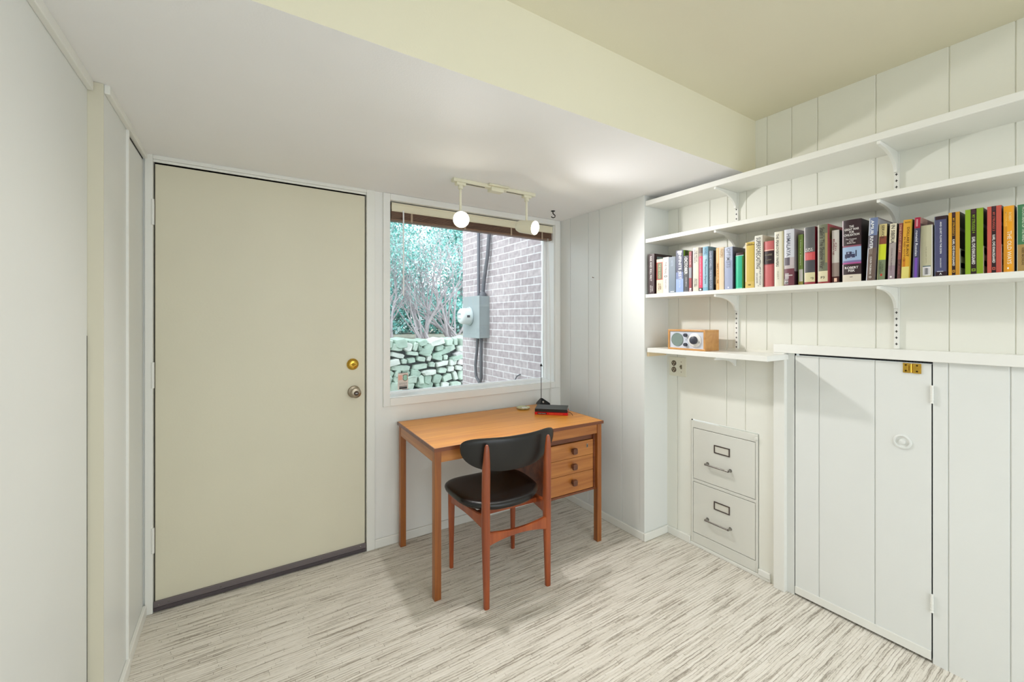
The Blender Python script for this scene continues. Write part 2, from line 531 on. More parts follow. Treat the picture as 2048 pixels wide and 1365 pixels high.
t8 = MB(); t8.box(-0.3715, -0.3705, 2.13, 2.44, 2.029, 2.035)  # shade of the slit put in as a dark strip above the recessed panel
struct(t8.build('slit_strip', M_DARK))

t9 = MB(); t9.box(-0.403, -0.3662, 1.7962, 1.7998, 0, H1 - 0.001)  # face of the wall step, darker and creamier than the wall beside it
struct(t9.build('wall_step_face', mat('cream_step_face', S(208, 203, 184), 0.5)))
# casings around the entrance door and the window
t4 = MB()
t4.box(-0.366, DX0, YW - 0.012, YW, 0, H1)
t4.box(DX0, DX1, YW - 0.012, YW, DZ + 0.012, H1)
t4.box(DX1, 0.640, YW - 0.012, YW, 0, H1)
t4.box(DX0, DX1, YW - 0.006, YW + 0.1, DZ, DZ + 0.012)
struct(t4.build('trim_5', M_TRIM, bevel=0.0025))
t5 = MB()
t5.box(0.687, WX0, YW - 0.014, YW, 0.811, H1 - 0.001)
t5.box(WX1, 1.998, YW - 0.014, YW, 0.811, H1 - 0.001)
t5.box(WX0, WX1, YW - 0.014, YW, 0.811, WZ0)
t5.box(WX0, WX1, YW - 0.014, YW, WZ1, H1 - 0.001)
struct(t5.build('trim_6', M_WALL, bevel=0.003))

# baseboards
b1 = MB(); b1.box(0.640, 2.003, YW - 0.013, YW, 0, 0.052)
struct(b1.build('baseboard_back', M_TRIM, bevel=0.004))
b2 = MB(); b2.box(2.002, XS, YR, YW - 0.013, 0, 0.047); b2.box(2.002, 2.225, YR - 0.013, YR, 0, 0.047)
struct(b2.build('baseboard_right', M_TRIM, bevel=0.004))
b3 = MB(); b3.box(2.212, XL, 1.508, YR - 0.013, 0, 0.045); b3.box(2.216, XL, 1.062, 1.508, 0, 0.018); b3.box(2.210, XL, 1.062, 1.119, 0.018, 0.048)
struct(b3.build('baseboard_alcove', M_TRIM, bevel=0.003))
b4 = MB(); b4.box(-0.372, -0.358, 2.118, YW - 0.014, 0, 0.05); b4.box(-0.366, -0.352, 1.80, 2.095, 0, 0.05)
struct(b4.build('baseboard_left', M_TRIM, bevel=0.003))

# ------------------------------------------------------------------ entrance door
d1 = thing('door_1', 'flat cream entrance door', 'door', (DX0, YW, 0)); d1['kind'] = 'structure'
m = MB(); m.box(0.006, 0.925, 0.003, 0.045, 0.022, 2.024)
m.build('door_slab', M_DOOR, d1, bevel=0.002)
m = MB(); m.box(-0.0, 0.932, 0.05, 0.06, 0, 2.03)
m.build('door_stop', M_DARK, d1)
for z0, z1 in ((1.745, 1.860), (1.012, 1.128), (0.272, 0.385)):
    m = MB()
    m.box(-0.013, 0.002, -0.010, -0.003, z0, z1)
    m.lathe([(0.006, z0), (0.006, z1)], frame((1, 0, 0), (0, 1, 0), (0, 0, 1), (0.0, -0.011, 0)), 12)
    for zz in (z0 + 0.03, z1 - 0.03):
        m.lathe([(0.0066, zz), (0.0066, zz + 0.002)], frame((1, 0, 0), (0, 1, 0), (0, 0, 1), (0.0, -0.011, 0)), 12)
    m.build('hinge', M_TRIM, d1)
m = MB(); m.box(0.002, 0.928, -0.006, 0.003, 0.016, 0.048); m.box(0.002, 0.928, -0.011, 0.003, 0.006, 0.022, 1)
sw = m.build('door_sweep', [M_SWEEP, mat('dark_rubber', S(70, 62, 66), 0.7)], d1, bevel=0.001)
for x, z in ((0.020, 0.030), (0.055, 0.036), (0.25, 0.034), (0.47, 0.034), (0.70, 0.034), (0.90, 0.034)):
    m = MB(); m.lathe([(0.0035, 0), (0.002, 0.002)], axis_frame((0, -1, 0), (x, -0.006, z)), 10)
    m.build('screw', M_CHROME, sw)
kx = 0.527 - DX0
fr = axis_frame((0, -1, 0), (kx, 0.003, 0.914))
m = MB(); m.lathe([(0.033, 0), (0.034, 0.003), (0.031, 0.008), (0.018, 0.012), (0.014, 0.024), (0.017, 0.032), (0.026, 0.038), (0.0285, 0.048), (0.0265, 0.058), (0.018, 0.061)], fr, 36)
kn = m.build('door_knob', M_NICKEL, d1, smooth=True)
m = MB(); m.lathe([(0.013, 0.0615), (0.012, 0.0635)], fr, 24); m.build('key_plug', mat('dark_bronze', S(70, 58, 48), 0.35, metal=1), kn)
m = MB(); m.box(-0.006, 0.006, -0.0015, 0.0015, 0.0635, 0.067, mx=fr); m.build('turn_button', M_CHROME, kn)
fr = axis_frame((0, -1, 0), (0.520 - DX0, 0.003, 1.069))
m = MB(); m.lathe([(0.031, 0), (0.032, 0.004), (0.029, 0.010), (0.024, 0.013), (0.022, 0.018), (0.018, 0.020)], fr, 36)
db = m.build('deadbolt', M_BRASS, d1, smooth=True)
m = MB(); m.lathe([(0.0085, 0.0202), (0.008, 0.022)], fr, 20); m.box(-0.014, 0.014, -0.002, 0.002, 0.0202, 0.0215, mx=fr)
m.build('key_plug', mat('dark_brass', S(120, 90, 30), 0.35, metal=1), db)

# ------------------------------------------------------------------ window
w1 = thing('window_1', 'large fixed window over the desk', 'window', (WX0, YW, WZ0)); w1['kind'] = 'structure'
WW, WH = WX1 - WX0, WZ1 - WZ0
m = MB(); g = 0.018
m.box(0.0005, g, 0.10, 0.135, 0, WH); m.box(WW - g, WW - 0.0005, 0.10, 0.135, 0, WH)
m.box(g, WW - g, 0.10, 0.135, 0, g); m.box(g, WW - g, 0.10, 0.135, WH - g, WH)
M_WHITE = mat('bright_white_paint', S(244, 246, 247), 0.35)
m.build('window_frame', M_WHITE, w1, bevel=0.002)
m = MB(); m.box(0.0006, WW - 0.0006, -0.002, 0.10, 0.0, 0.006)
m.box(WW - 0.004, WW - 0.0006, 0.0, 0.10, 0.006, WH - 0.001); m.box(0.0006, 0.004, 0.0, 0.10, 0.006, WH - 0.001)
m.build('window_sill', M_WHITE, w1, bevel=0.001)
m = MB(); m.box(g - 0.002, WW - g + 0.002, 0.117, 0.121, g - 0.002, WH - g + 0.002)
m.build('window_pane', M_GLASS, w1)

# mirrored warning sticker on the inside of the pane
sx, sz = 0.845, 0.940
st = thing('warning_sticker', 'pale pink warning sticker with a shield in the lower left corner of the window pane', 'sticker', (sx, YW + 0.1155, sz))
m = MB(); m.box(-0.033, 0.033, -0.0006, 0, -0.058, 0.045); m.build('sticker_sheet', flat((0.86, 0.80, 0.76)), st)
MIR = frame((-1, 0, 0), (0, 0, 1), (0, -1, 0), (0, 0, 0))
def smx(x, z):
    k = MIR.copy(); k.translation = Vector((x, -0.0007, z)); return k
text_mesh('WARNING', 'sticker_lettering', flat((0.12, 0.12, 0.14)), st, 0.056, 0.010, smx(0, 0.048), bold=0.02)
m = MB(); sh = [(-0.016, 0.016), (-0.009, 0.019), (0, 0.021), (0.009, 0.019), (0.016, 0.016), (0.014, 0.002), (0.016, -0.010), (0.009, -0.018), (0, -0.022), (-0.009, -0.018), (-0.016, -0.010), (-0.014, 0.002)]
m.prism([(x + 0.014, z + 0.015) for x, z in sh], 'y', -0.0011, -0.0007); m.prism([(x * .82 + 0.014, z * .84 + 0.015) for x, z in sh], 'y', -0.0014, -0.0011, 1)
m.build('shield', [flat((0.45, 0.22, 0.15)), flat((0.60, 0.78, 0.70))], st)
m = MB(); m.box(-0.029, -0.006, -0.0010, -0.0007, 0.002, 0.032); m.build('red_block', flat((0.90, 0.66, 0.60)), st)
text_mesh('PROTECTED BY\nALARM SYSTEM', 'sticker_lettering', flat((0.25, 0.3, 0.3)), st, 0.052, 0.014, smx(0, -0.022))
m = MB(); m.box(-0.024, 0.026, -0.0011, -0.0007, -0.040, -0.036); m.box(-0.024, 0.026, -0.0011, -0.0007, -0.054, -0.043)
m.build('black_bar', flat((0.06, 0.06, 0.08)), st)

# ------------------------------------------------------------------ blind
bl = thing('window_blind', 'raised wood-slat blind with cream valance at the top of the window', 'blind', (WX0, YW, WZ1))
m = MB(); m.box(0.016, WW - 0.006, 0.012, 0.018, -0.058, -0.006); m.box(0.016, WW - 0.006, 0.009, 0.018, -0.018, -0.010); m.box(0.016, WW - 0.006, 0.009, 0.018, -0.054, -0.048)
m.build('valance', mat('blind_cream', S(226, 220, 196), 0.5), bl, bevel=0.0015)
m = MB(); m.box(0.014, WW - 0.008, 0.022, 0.068, -0.048, -0.008); m.build('headrail', mat('blind_rail', S(120, 112, 98), 0.5), bl)
M_SLAT = wood('slat_wood', S(128, 96, 76), S(92, 66, 52), 0.4, (2, 14, 14), 0.1)
for i in range(11):
    z = -0.052 - i * 0.0042
    m = MB(); m.box(0.016, WW - 0.010, 0.020, 0.066, z - 0.0027, z); m.build('slat', M_SLAT, bl)
m = MB(); m.box(0.014, WW - 0.008, 0.018, 0.068, -0.111, -0.099); m.build('bottom_rail', mat('rail_wood', S(120, 92, 72), 0.4), bl, bevel=0.002)
for x in (0.14, 0.50, 0.86, WW - 0.10):
    m = MB(); m.box(x - 0.006, x + 0.006, 0.0155, 0.0165, -0.112, -0.052)
    m.build('ladder_tape', mat('tape_cloth', S(170, 150, 130), 0.8), bl)
m = MB(); m.tube([(0.085, 0.008, -0.050), (0.085, 0.005, -0.10), (0.085, 0.005, -0.56)], 0.0045, 8)
m.build('tilt_wand', mat('clear_white_plastic', S(238, 238, 240), 0.2), bl, smooth=True)
m = MB()
m.tube([(WW - 0.055, 0.012, -0.10), (WW - 0.054, -0.010, -0.6), (WW - 0.05, -0.016, -1.16), (WW - 0.05, -0.017, -1.62)], 0.0011, 5)
m.tube([(WW - 0.048, 0.012, -0.10), (WW - 0.047, -0.010, -0.6), (WW - 0.043, -0.016, -1.16), (WW - 0.043, -0.017, -1.62)], 0.0011, 5)
m.build('lift_cord', mat('white_cord', S(215, 212, 205), 0.8), bl)

# ------------------------------------------------------------------ low cupboard door
d2 = thing('door_2', 'low white plank cupboard door', 'door', (XL, CY0, 0)); d2['kind'] = 'structure'
DW = CY1 - CY0
m = MB(); planks(m, 0.0, 0.004, DW - 0.004, 0.012, 1.148, [0.175, 0.377], t=0.022)
m.build('door_slab', M_PANEL, d2)
m = MB(); m.box(-0.004, 0.002, 0.004, DW - 0.004, 0.012, 0.045); m.box(0.05, 0.052, 0, DW, 0.0, 1.16, 1)
m.build('bottom_edge', [M_TRIM, M_DARK], d2)
for z in (1.035, 0.235):
    m = MB(); m.lathe([(0.0045, z - 0.032), (0.0045, z + 0.032)], frame((1, 0, 0), (0, 1, 0), (0, 0, 1), (-0.006, 0.001, 0)), 12)
    for k in range(3):
        m.lathe([(0.0055, z - 0.024 + k * 0.02), (0.0055, z - 0.022 + k * 0.02)], frame((1, 0, 0), (0, 1, 0), (0, 0, 1), (-0.006, 0.001, 0)), 12)
    m.lathe([(0.0058, z - 0.036), (0.004, z - 0.032)], frame((1, 0, 0), (0, 1, 0), (0, 0, 1), (-0.006, 0.001, 0)), 12)
    m.build('hinge', M_TRIM, d2)
fr = frame((0, -1, 0), (0, 0, 1), (-1, 0, 0), (0, 0.566 - CY0, 0.83))
m = MB(); m.lathe([(0.0285, -0.001), (0.0285, 0.004), (0.0255, 0.006), (0.0225, 0.006), (0.021, 0.001), (0.006, 0.0003)], fr, 36)
pl = m.build('cup_pull', M_PANEL, d2, smooth=True)
m = MB(); m.lathe([(0.011, 0.0), (0.010, 0.006), (0.004, 0.008)], fr, 24); m.build('pull_hub', M_PANEL, pl, smooth=True)
ly = 0.540 - CY0
m = MB(); m.box(-0.004, 0, ly - 0.030, ly - 0.004, 1.108, 1.147); m.box(-0.004, 0, ly + 0.002, ly + 0.024, 1.108, 1.147)
m.lathe([(0.005, 1.110), (0.005, 1.146)], frame((1, 0, 0), (0, 1, 0), (0, 0, 1), (-0.008, ly, 0)), 12)
m.box(-0.014, -0.004, ly + 0.004, ly + 0.010, 1.118, 1.138)
lt = m.build('brass_latch', M_BRASS, d2, bevel=0.001)
for yy in (ly - 0.018, ly + 0.015):
    for zz in (1.116, 1.139):
        m = MB(); m.lathe([(0.0035, 0), (0.002, 0.002)], frame((0, -1, 0), (0, 0, 1), (-1, 0, 0), (-0.004, yy, zz)), 8)
        m.build('screw', mat('dark_screw', S(80, 60, 30), 0.4, metal=1), lt)

# ledge over the cupboard
m = MB(); m.box(2.203, XA, YBACK, 1.042, 1.1585, 1.200)
ld = m.build('cupboard_ledge', M_SHELF, bevel=0.002)
tag(ld, 'thick white ledge running along the top of the low cupboard door', 'ledge')

# ------------------------------------------------------------------ file cabinet
fc = thing('file_cabinet', 'white two-drawer metal file cabinet set into the alcove wall', 'cabinet', (XL, FY0, FZ0))
FW, FH = FY1 - FY0 - 0.006, FZ1 - FZ0 - 0.006
m = MB()
m.box(-0.006, 0.32, 0.003, 0.014, 0, FH); m.box(-0.006, 0.32, FW - 0.009, FW + 0.002, 0, FH)
m.box(-0.006, 0.32, 0.014, FW - 0.009, FH - 0.040, FH); m.box(-0.006, 0.32, 0.014, FW - 0.009, 0, 0.056)
m.box(-0.004, 0.32, 0.014, FW - 0.009, 0.354, 0.370); m.box(0.30, 0.32, 0.014, FW - 0.009, 0.056, FH - 0.04)
m.build('body', M_CAB, fc, bevel=0.0015)
for z0, z1 in ((0.373, FH - 0.043), (0.059, 0.351)):
    m = MB(); m.box(-0.005, 0.012, 0.0165, FW - 0.0115, z0, z1)
    dr = m.build('drawer', M_CAB, fc, bevel=0.0015)
    m = MB(); m.box(0.012, 0.29, 0.03, FW - 0.025, z0 + 0.01, z1 - 0.06); m.build('drawer_box', M_CAB, dr)
    yc = (1.315 - FY0); zl = z1 - 0.090
    m = MB(); w2, h2, t = 0.045, 0.0225, 0.005
    m.box(-0.009, -0.0051, yc - w2, yc + w2, zl + h2 - t, zl + h2); m.box(-0.009, -0.0051, yc - w2, yc + w2, zl - h2, zl - h2 + t)
    m.box(-0.009, -0.0051, yc - w2, yc - w2 + t, zl - h2 + t, zl + h2 - t); m.box(-0.009, -0.0051, yc + w2 - t, yc + w2, zl - h2 + t, zl + h2 - t)
    lh = m.build('label_holder', mat('dark_nickel', S(110, 100, 98), 0.35, metal=0.9), dr)
    m = MB(); m.box(-0.0062, -0.0052, yc - w2 + t, yc + w2 - t, zl - h2 + t, zl + h2 - t); m.build('label_card', flat((0.84, 0.83, 0.79)), lh)
    zh = z1 - 0.185; yh = 1.333 - FY0
    m = MB()
    m.tube([(-0.030, yh - 0.066, zh), (-0.030, yh + 0.066, zh)], 0.0048, 10)
    for s in (-1, 1):
        m.tube([(-0.005, yh + s * 0.066, zh), (-0.022, yh + s * 0.066, zh), (-0.030, yh + s * 0.066, zh)], [0.007, 0.0055, 0.0062], 10)
        m.lathe([(0.0095, 0), (0.0085, 0.003)], frame((0, -1, 0), (0, 0, 1), (-1, 0, 0), (-0.005, yh + s * 0.066, zh)), 16)
    m.build('handle', M_CHROME, dr, smooth=True)
m = MB(); m.lathe([(0.009, 0), (0.009, 0.006), (0.007, 0.009)], frame((0, -1, 0), (0, 0, 1), (-1, 0, 0), (-0.0062, 0.010, FH - 0.022)), 20)
m.build('lock', M_CAB, fc, smooth=True)

# outlet and switch plate
op = thing('wall_plate', 'cream wall plate with a double outlet and a switch under the low shelf', 'switch plate', (XL, 1.595, 1.034))
m = MB(); m.box(-0.005, 0, -0.059, 0.059, -0.058, 0.058); m.build('plate', mat('cream_plate', S(226, 223, 206), 0.4), op, bevel=0.003)
for z in (0.020, -0.020):
    m = MB(); m.lathe([(0.0165, 0.004), (0.0165, 0.0065), (0.015, 0.0072)], frame((0, -1, 0), (0, 0, 1), (-1, 0, 0), (0, 0.025, z)), 20)
    rc = m.build('receptacle', mat('brown_plastic', S(92, 78, 62), 0.4), op)
    m = MB(); fr2 = frame((0, -1, 0), (0, 0, 1), (-1, 0, 0), (-0.0072, 0.025, z))
    m.box(-0.008, -0.005, -0.001, 0.008, 0, 0.0008, mx=fr2); m.box(0.005, 0.008, -0.001, 0.008, 0, 0.0008, mx=fr2); m.box(-0.0025, 0.0025, -0.010, -0.005, 0, 0.0008, mx=fr2)
    m.build('slots', flat((0.85, 0.8, 0.7)), rc)
m = MB(); m.box(-0.0065, -0.005, -0.030, -0.020, -0.012, 0.012); m.box(-0.016, -0.005, -0.028, -0.022, -0.002, 0.006)
m.build('toggle', mat('dark_toggle', S(110, 100, 78), 0.5), op)
for y, z in ((-0.025, 0.030), (-0.025, -0.030), (0.025, 0)):
    m = MB(); m.lathe([(0.003, 0.005), (0.002, 0.0065)], frame((0, -1, 0), (0, 0, 1), (-1, 0, 0), (0, y, z)), 10)
    m.build('screw', M_NICKEL, op)

# ------------------------------------------------------------------ shelf system
SHELVES = [(1.998, 2.026, YBACK, 'uppermost long white shelf, close under the dropped ceiling'),
           (1.776, 1.799, YBACK, 'second long white shelf, empty, directly above the books'),
           (1.449, 1.470, YBACK, 'long white shelf carrying the row of books')]
XF = 2.020
for z0, z1, ye, lab in SHELVES:
    m = MB(); m.box(XF, XA, ye, YR - 0.001, z0, z1)
    o = m.build('shelf', M_SHELF, bevel=0.0015); tag(o, lab, 'shelf', 'white wall shelves in the alcove')
m = MB(); m.box(XF, XL, 0.982, YR - 0.014, 1.126, 1.152)
o = m.build('shelf', M_SHELF, bevel=0.0015); tag(o, 'short low white shelf carrying the radio', 'shelf', 'white wall shelves in the alcove')
m = MB(); m.box(2.035, 2.20, YR - 0.013, YR, 1.100, 1.125)
o = m.build('shelf_cleat', mat('raw_pine', S(226, 206, 170), 0.6), bevel=0.001); tag(o, 'short pale wood cleat holding up the left end of the radio shelf', 'cleat')

STDY = (1.237, 0.584)
SLAB = ('left slotted white shelf standard, above the radio shelf', 'right slotted white shelf standard, behind the taller books')
for y, lab in zip(STDY, SLAB):
    s = thing('shelf_standard', lab, 'shelf rail', (XA, y, 1.2), group='slotted shelf standards on the alcove wall')
    z0 = (1.153 if y > 1 else 1.201) - 1.2; z1 = 2.050 - 1.2
    m = MB(); m.box(-0.011, -0.0004, -0.008, 0.008, z0, z1); m.build('rail', M_SHELF, s, bevel=0.001)
    m = MB(); z = z0 + 0.02
    while z < z1 - 0.02:
        m.box(-0.0114, -0.0109, -0.0012, 0.0012, z - 0.005, z + 0.005)
        m.box(-0.0114, -0.0109, -0.0042, 0.0042, z - 0.0013, z + 0.0013)
        z += 0.0254
    sl = m.build('slots', M_DARK, s); sl['kind'] = 'stuff'

def bracket(y, ztop, xw, L, Hh, lab):
    m = MB(); pts = []
    x1 = xw - 0.0115; x0 = x1 - L
    pts.append((x1, ztop)); pts.append((x0, ztop)); pts.append((x0, ztop - 0.012))
    n = 12
    for i in range(n + 1):
        t = i / n; a = t * PI / 2
        # concave quarter curve
        px = x0 + 0.02 + (L - 0.034) * math.sin(a)
        pz = ztop - 0.014 - (Hh - 0.016) * (1 - math.cos(a))
        pts.append((px, pz))
    pts.append((x1, ztop - Hh))
    m.prism([(p[0], p[1]) for p in pts], 'y', y - 0.0055, y + 0.0055)
    o = m.build('shelf_bracket', M_SHELF, bevel=0.001)
    tag(o, lab, 'bracket', 'curved brackets under the wall shelves')
names = ['uppermost shelf', 'second shelf from the top', 'book shelf']
for (z0, z1, ye, lab), nm in zip(SHELVES, names):
    for y, side in zip(STDY, ('left', 'right')):
        bracket(y, z0 - 0.0005, XA, 0.198, 0.085, 'curved white bracket under the %s, on the %s standard' % (nm, side))
bracket(1.237, 1.1255, XL, 0.185, 0.055, 'curved white bracket under the short radio shelf')
for z0, z1, ye, lab in SHELVES[:1]:
    pass

# ------------------------------------------------------------------ radio
rd = thing('table_radio', 'small wooden table radio with a grey speaker and round dials on the low shelf', 'radio', (2.040, 1.300, 1.1525), rotz=0)
RW, RD_, RH = 0.228, 0.126, 0.112
m = MB(); t = 0.010
m.box(0, RD_, 0, RW, 0, t); m.box(0, RD_, 0, RW, RH - t, RH); m.box(0, RD_, 0, t, t, RH - t); m.box(0, RD_, RW - t, RW, t, RH - t); m.box(RD_ - 0.01, RD_ - 0.002, t, RW - t, t, RH - t)
m.build('case', M_RADIO, rd, bevel=0.001)
FP = frame((0, -1, 0), (0, 0, 1), (-1, 0, 0), (0.005, RW / 2, RH / 2))
m = MB(); m.box(-RW / 2 + t, RW / 2 - t, -RH / 2 + t, RH / 2 - t, -0.02, 0, mx=FP); m.build('face_panel', mat('silver_face', S(205, 210, 222), 0.4), rd)
def disc(cx, cz, prof, name, mm, par, n=36):
    m = MB(); k = FP.copy(); k.translation = FP @ Vector((cx, cz, 0)); m.lathe(prof, k, n); return m.build(name, mm, par, smooth=True)
disc(-0.056, 0.000, [(0.0375, 0.0002), (0.0375, 0.002), (0.036, 0.003), (0.0355, 0.002)], 'speaker_grille', mat('grey_green_mesh', S(122, 140, 134), 0.6, bump=0.6, bscale=900), rd)
for z in (0.026, -0.026):
    kb = disc(-0.002, z, [(0.0095, 0), (0.0095, 0.012), (0.0085, 0.014)], 'small_knob', mat('charcoal_knob', S(58, 60, 72), 0.4), rd, 20)
disc(0.052, 0.0, [(0.0375, 0.0), (0.0375, 0.004), (0.034, 0.007), (0.020, 0.008)], 'tuning_dial', mat('pale_dial', S(226, 224, 222), 0.35), rd)
dk = disc(0.052, 0.0, [(0.0215, 0.008), (0.0205, 0.020), (0.018, 0.022)], 'tuning_knob', mat('charcoal_knob', S(58, 60, 72), 0.4), rd)
m = MB(); k = FP.copy(); k.translation = FP @ Vector((0.082, -0.010, 0.0072)); m.box(-0.001, 0.001, -0.005, 0.005, 0, 0.0004, mx=k); m.build('dial_pointer', flat((0.3, 0.3, 0.3)), rd)
disc(-0.001, 0.0, [(0.002, 0), (0.002, 0.002)], 'indicator_light', flat((0.15, 0.15, 0.2)), rd, 10)

# ------------------------------------------------------------------ desk
dk = thing('writing_desk', 'teak writing desk with three small drawers, standing under the window', 'desk', (0.748, 1.828, 0), R(-1.5))
DWI, DDE, DT = 1.058, 0.605, 0.720
m = MB(); m.box(0.004, DWI - 0.004, 0.004, DDE - 0.004, DT - 0.018, DT)
m.build('tabletop', M_TEAK, dk, bevel=0.001)
m = MB(); m.box(0, 0.004, 0, DDE, DT - 0.018, DT - 0.0003); m.box(DWI - 0.004, DWI, 0, DDE, DT - 0.018, DT - 0.0003)
m.box(0.004, DWI - 0.004, 0, 0.004, DT - 0.018, DT - 0.0003); m.box(0.004, DWI - 0.004, DDE - 0.004, DDE, DT - 0.018, DT - 0.0003)
m.build('edge_banding', M_TEAKE, dk)
for (x0, x1) in ((0.006, 0.039), (1.021, 1.052)):
    for (y0, y1) in ((0.012, 0.046), (0.560, 0.594)):
        m = MB(); m.box(x0, x1, y0, y1, 0, DT - 0.018); m.build('leg', M_TEAKV, dk, bevel=0.0015)
m = MB()
m.box(0.039, 1.021, 0.017, 0.035, 0.645, DT - 0.018)
m.build('apron', M_TEAKF, dk, bevel=0.001)
m = MB(); m.box(0.039, 1.021, 0.572, 0.590, 0.645, DT - 0.018); m.build('apron', M_TEAKF, dk, bevel=0.001)
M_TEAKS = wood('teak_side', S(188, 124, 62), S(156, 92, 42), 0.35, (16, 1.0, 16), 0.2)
for x0 in (0.008, 1.034):
    m = MB(); m.box(x0, x0 + 0.016, 0.046, 0.560, 0.645, DT - 0.018); m.build('apron', M_TEAKS, dk, bevel=0.001)
PX0, PX1, PY0 = 0.655, 1.020, 0.030
m = MB(); m.box(PX0, PX0 + 0.015, PY0, 0.53, 0.322, 0.645); m.box(PX1 - 0.015, PX1, PY0, 0.53, 0.322, 0.645)
m.box(PX0, PX1, PY0, 0.53, 0.310, 0.322); m.box(PX0 + 0.015, PX1 - 0.015, 0.51, 0.53, 0.322, 0.645); m.box(PX0 + 0.015, PX1 - 0.015, PY0 + 0.012, 0.51, 0.612, 0.645)
m.build('drawer_case', M_TEAKE, dk, bevel=0.001)
zs = [(0.523, 0.609), (0.433, 0.521), (0.324, 0.431)]
for i, (z0, z1) in enumerate(zs):
    m = MB(); m.box(PX0 + 0.0165, PX1 - 0.0165, PY0 + 0.003, PY0 + 0.018, z0, z1)
    d = m.build('drawer', M_TEAKF, dk, bevel=0.0008)
    m = MB(); m.box(PX0 + 0.03, PX1 - 0.03, PY0 + 0.018, 0.48, z0 + 0.008, z1 - 0.015); m.build('drawer_box', M_TEAKE, d)
    kc = (PX0 + PX1) / 2 + 0.012; kz = (z0 + z1) / 2 + (0.008 if i == 2 else 0)
    m = MB(); n = 24
    def sq(r, y):
        return [(kc + r * math.copysign(abs(math.cos(a)) ** 0.45, math.cos(a)), y, kz + 1.12 * r * math.copysign(abs(math.sin(a)) ** 0.45, math.sin(a))) for a in [2 * PI * k / n for k in range(n)]]
    m.rings([sq(0.009, PY0 + 0.003), sq(0.009, PY0 - 0.008), sq(0.0155, PY0 - 0.012), sq(0.016, PY0 - 0.022), sq(0.0145, PY0 - 0.025)])
    m.build('knob', M_KNOB, d, smooth=True)
    if i == 0:
        m = MB(); lx = 1.704 - 0.748 + 0.002; m.box(lx - 0.005, lx + 0.005, PY0 + 0.0015, PY0 + 0.003, z0 + 0.044, z0 + 0.066)
        lk = m.build('lock_plate', M_CHROME, d)
        m = MB(); m.box(lx - 0.0015, lx + 0.0015, PY0 + 0.001, PY0 + 0.0015, z0 + 0.049, z0 + 0.061); m.build('keyhole', M_DARK, lk)

# ------------------------------------------------------------------ chair
ch = thing('desk_chair', 'teak side chair with black leather seat and curved black backrest, pulled up to the desk', 'chair', (1.107, 1.668, 0), R(-2.6))
def sering(cx, cy, z, a, b, e=2.6, n=20):
    out = []
    for k in range(n):
        t = 2 * PI * k / n
        c, s = math.cos(t), math.sin(t)
        out.append((cx + a * math.copysign(abs(c) ** (2 / e), c), cy + b * math.copysign(abs(s) ** (2 / e), s), z))
    return out
for s in (-1, 1):
    m = MB(); prof = [(0.0, .0135, .013, -.004), (.10, .0150, .015, -.002), (.28, .0175, .019, .002), (.36, .0180, .022, .004), (.45, .0180, .022, .004), (.56, .0180, .020, .002), (.62, .0182, .018, .000), (.645, .0180, .016, -.001), (.67, .0165, .013, -.004), (.71, .0135, .0105, -.006), (.735, .0105, .009, -.007), (.746, .006, .006, -.007), (.749, .001, .001, -.007)]
    m.rings([sering(s * 0.170, y, z, a, b) for z, a, b, y in prof]); m.build('back_leg', M_CHAIR, ch, smooth=True)
    m = MB(); prof = [(0.0, .0105, .0105), (.15, .0130, .0125), (.30, .0165, .0150), (.39, .0175, .0155), (.415, .0165, .0145), (.424, .013, .011)]
    m.rings([sering(s * 0.189, 0.374, z, a, b) for z, a, b in prof]); m.build('front_leg', M_CHAIR, ch, smooth=True)
    # side rail widening towards the back leg
    m = MB(); rg = []
    for i in range(13):
        t = i / 12; y = 0.012 + t * 0.352; x = s * (0.170 + 0.019 * t)
        zt = 0.420 - 0.016 * math.sin(t * PI); zb = 0.352 + 0.010 * math.sin(t * PI) - 0.002 * t
        w = 0.0105
        rg.append([(x - w, y, zb + .004), (x - w + .004, y, zb), (x + w - .004, y, zb), (x + w, y, zb + .004), (x + w, y, zt - .004), (x + w - .004, y, zt), (x - w + .004, y, zt), (x - w, y, zt - .004)])
    m.rings(rg); m.build('side_rail', M_CHAIR, ch, smooth=True)
m = MB(); m.box(-0.178, 0.178, 0.364, 0.384, 0.352, 0.385); m.build('front_rail', M_CHAIR, ch, bevel=0.004)
m = MB(); rg = []
for i in range(17):
    x = -0.158 + 0.316 * i / 16; u = abs(x) / 0.158
    zt = 0.328 + 0.016 * u ** 2; zb = 0.302 - 0.020 * u ** 2; y = -0.002; w = 0.010
    rg.append([(x, y - w, zb + .004), (x, y - w + .004, zb), (x, y + w - .004, zb), (x, y + w, zb + .004), (x, y + w, zt - .004), (x, y + w - .004, zt), (x, y - w + .004, zt), (x, y - w, zt - .004)])
m.rings(rg); m.build('back_stretcher', M_CHAIR, ch, smooth=True)
m = MB()
for y in (0.10, 0.31):
    m.box(-0.172, 0.172, y - 0.014, y + 0.014, 0.380, 0.402)
    for s in (-1, 1):
        m.box(s * 0.10 - 0.012, s * 0.10 + 0.012, y - 0.012, y + 0.012, 0.402, 0.424)
m.build('seat_support', M_CHAIR, ch, bevel=0.002)
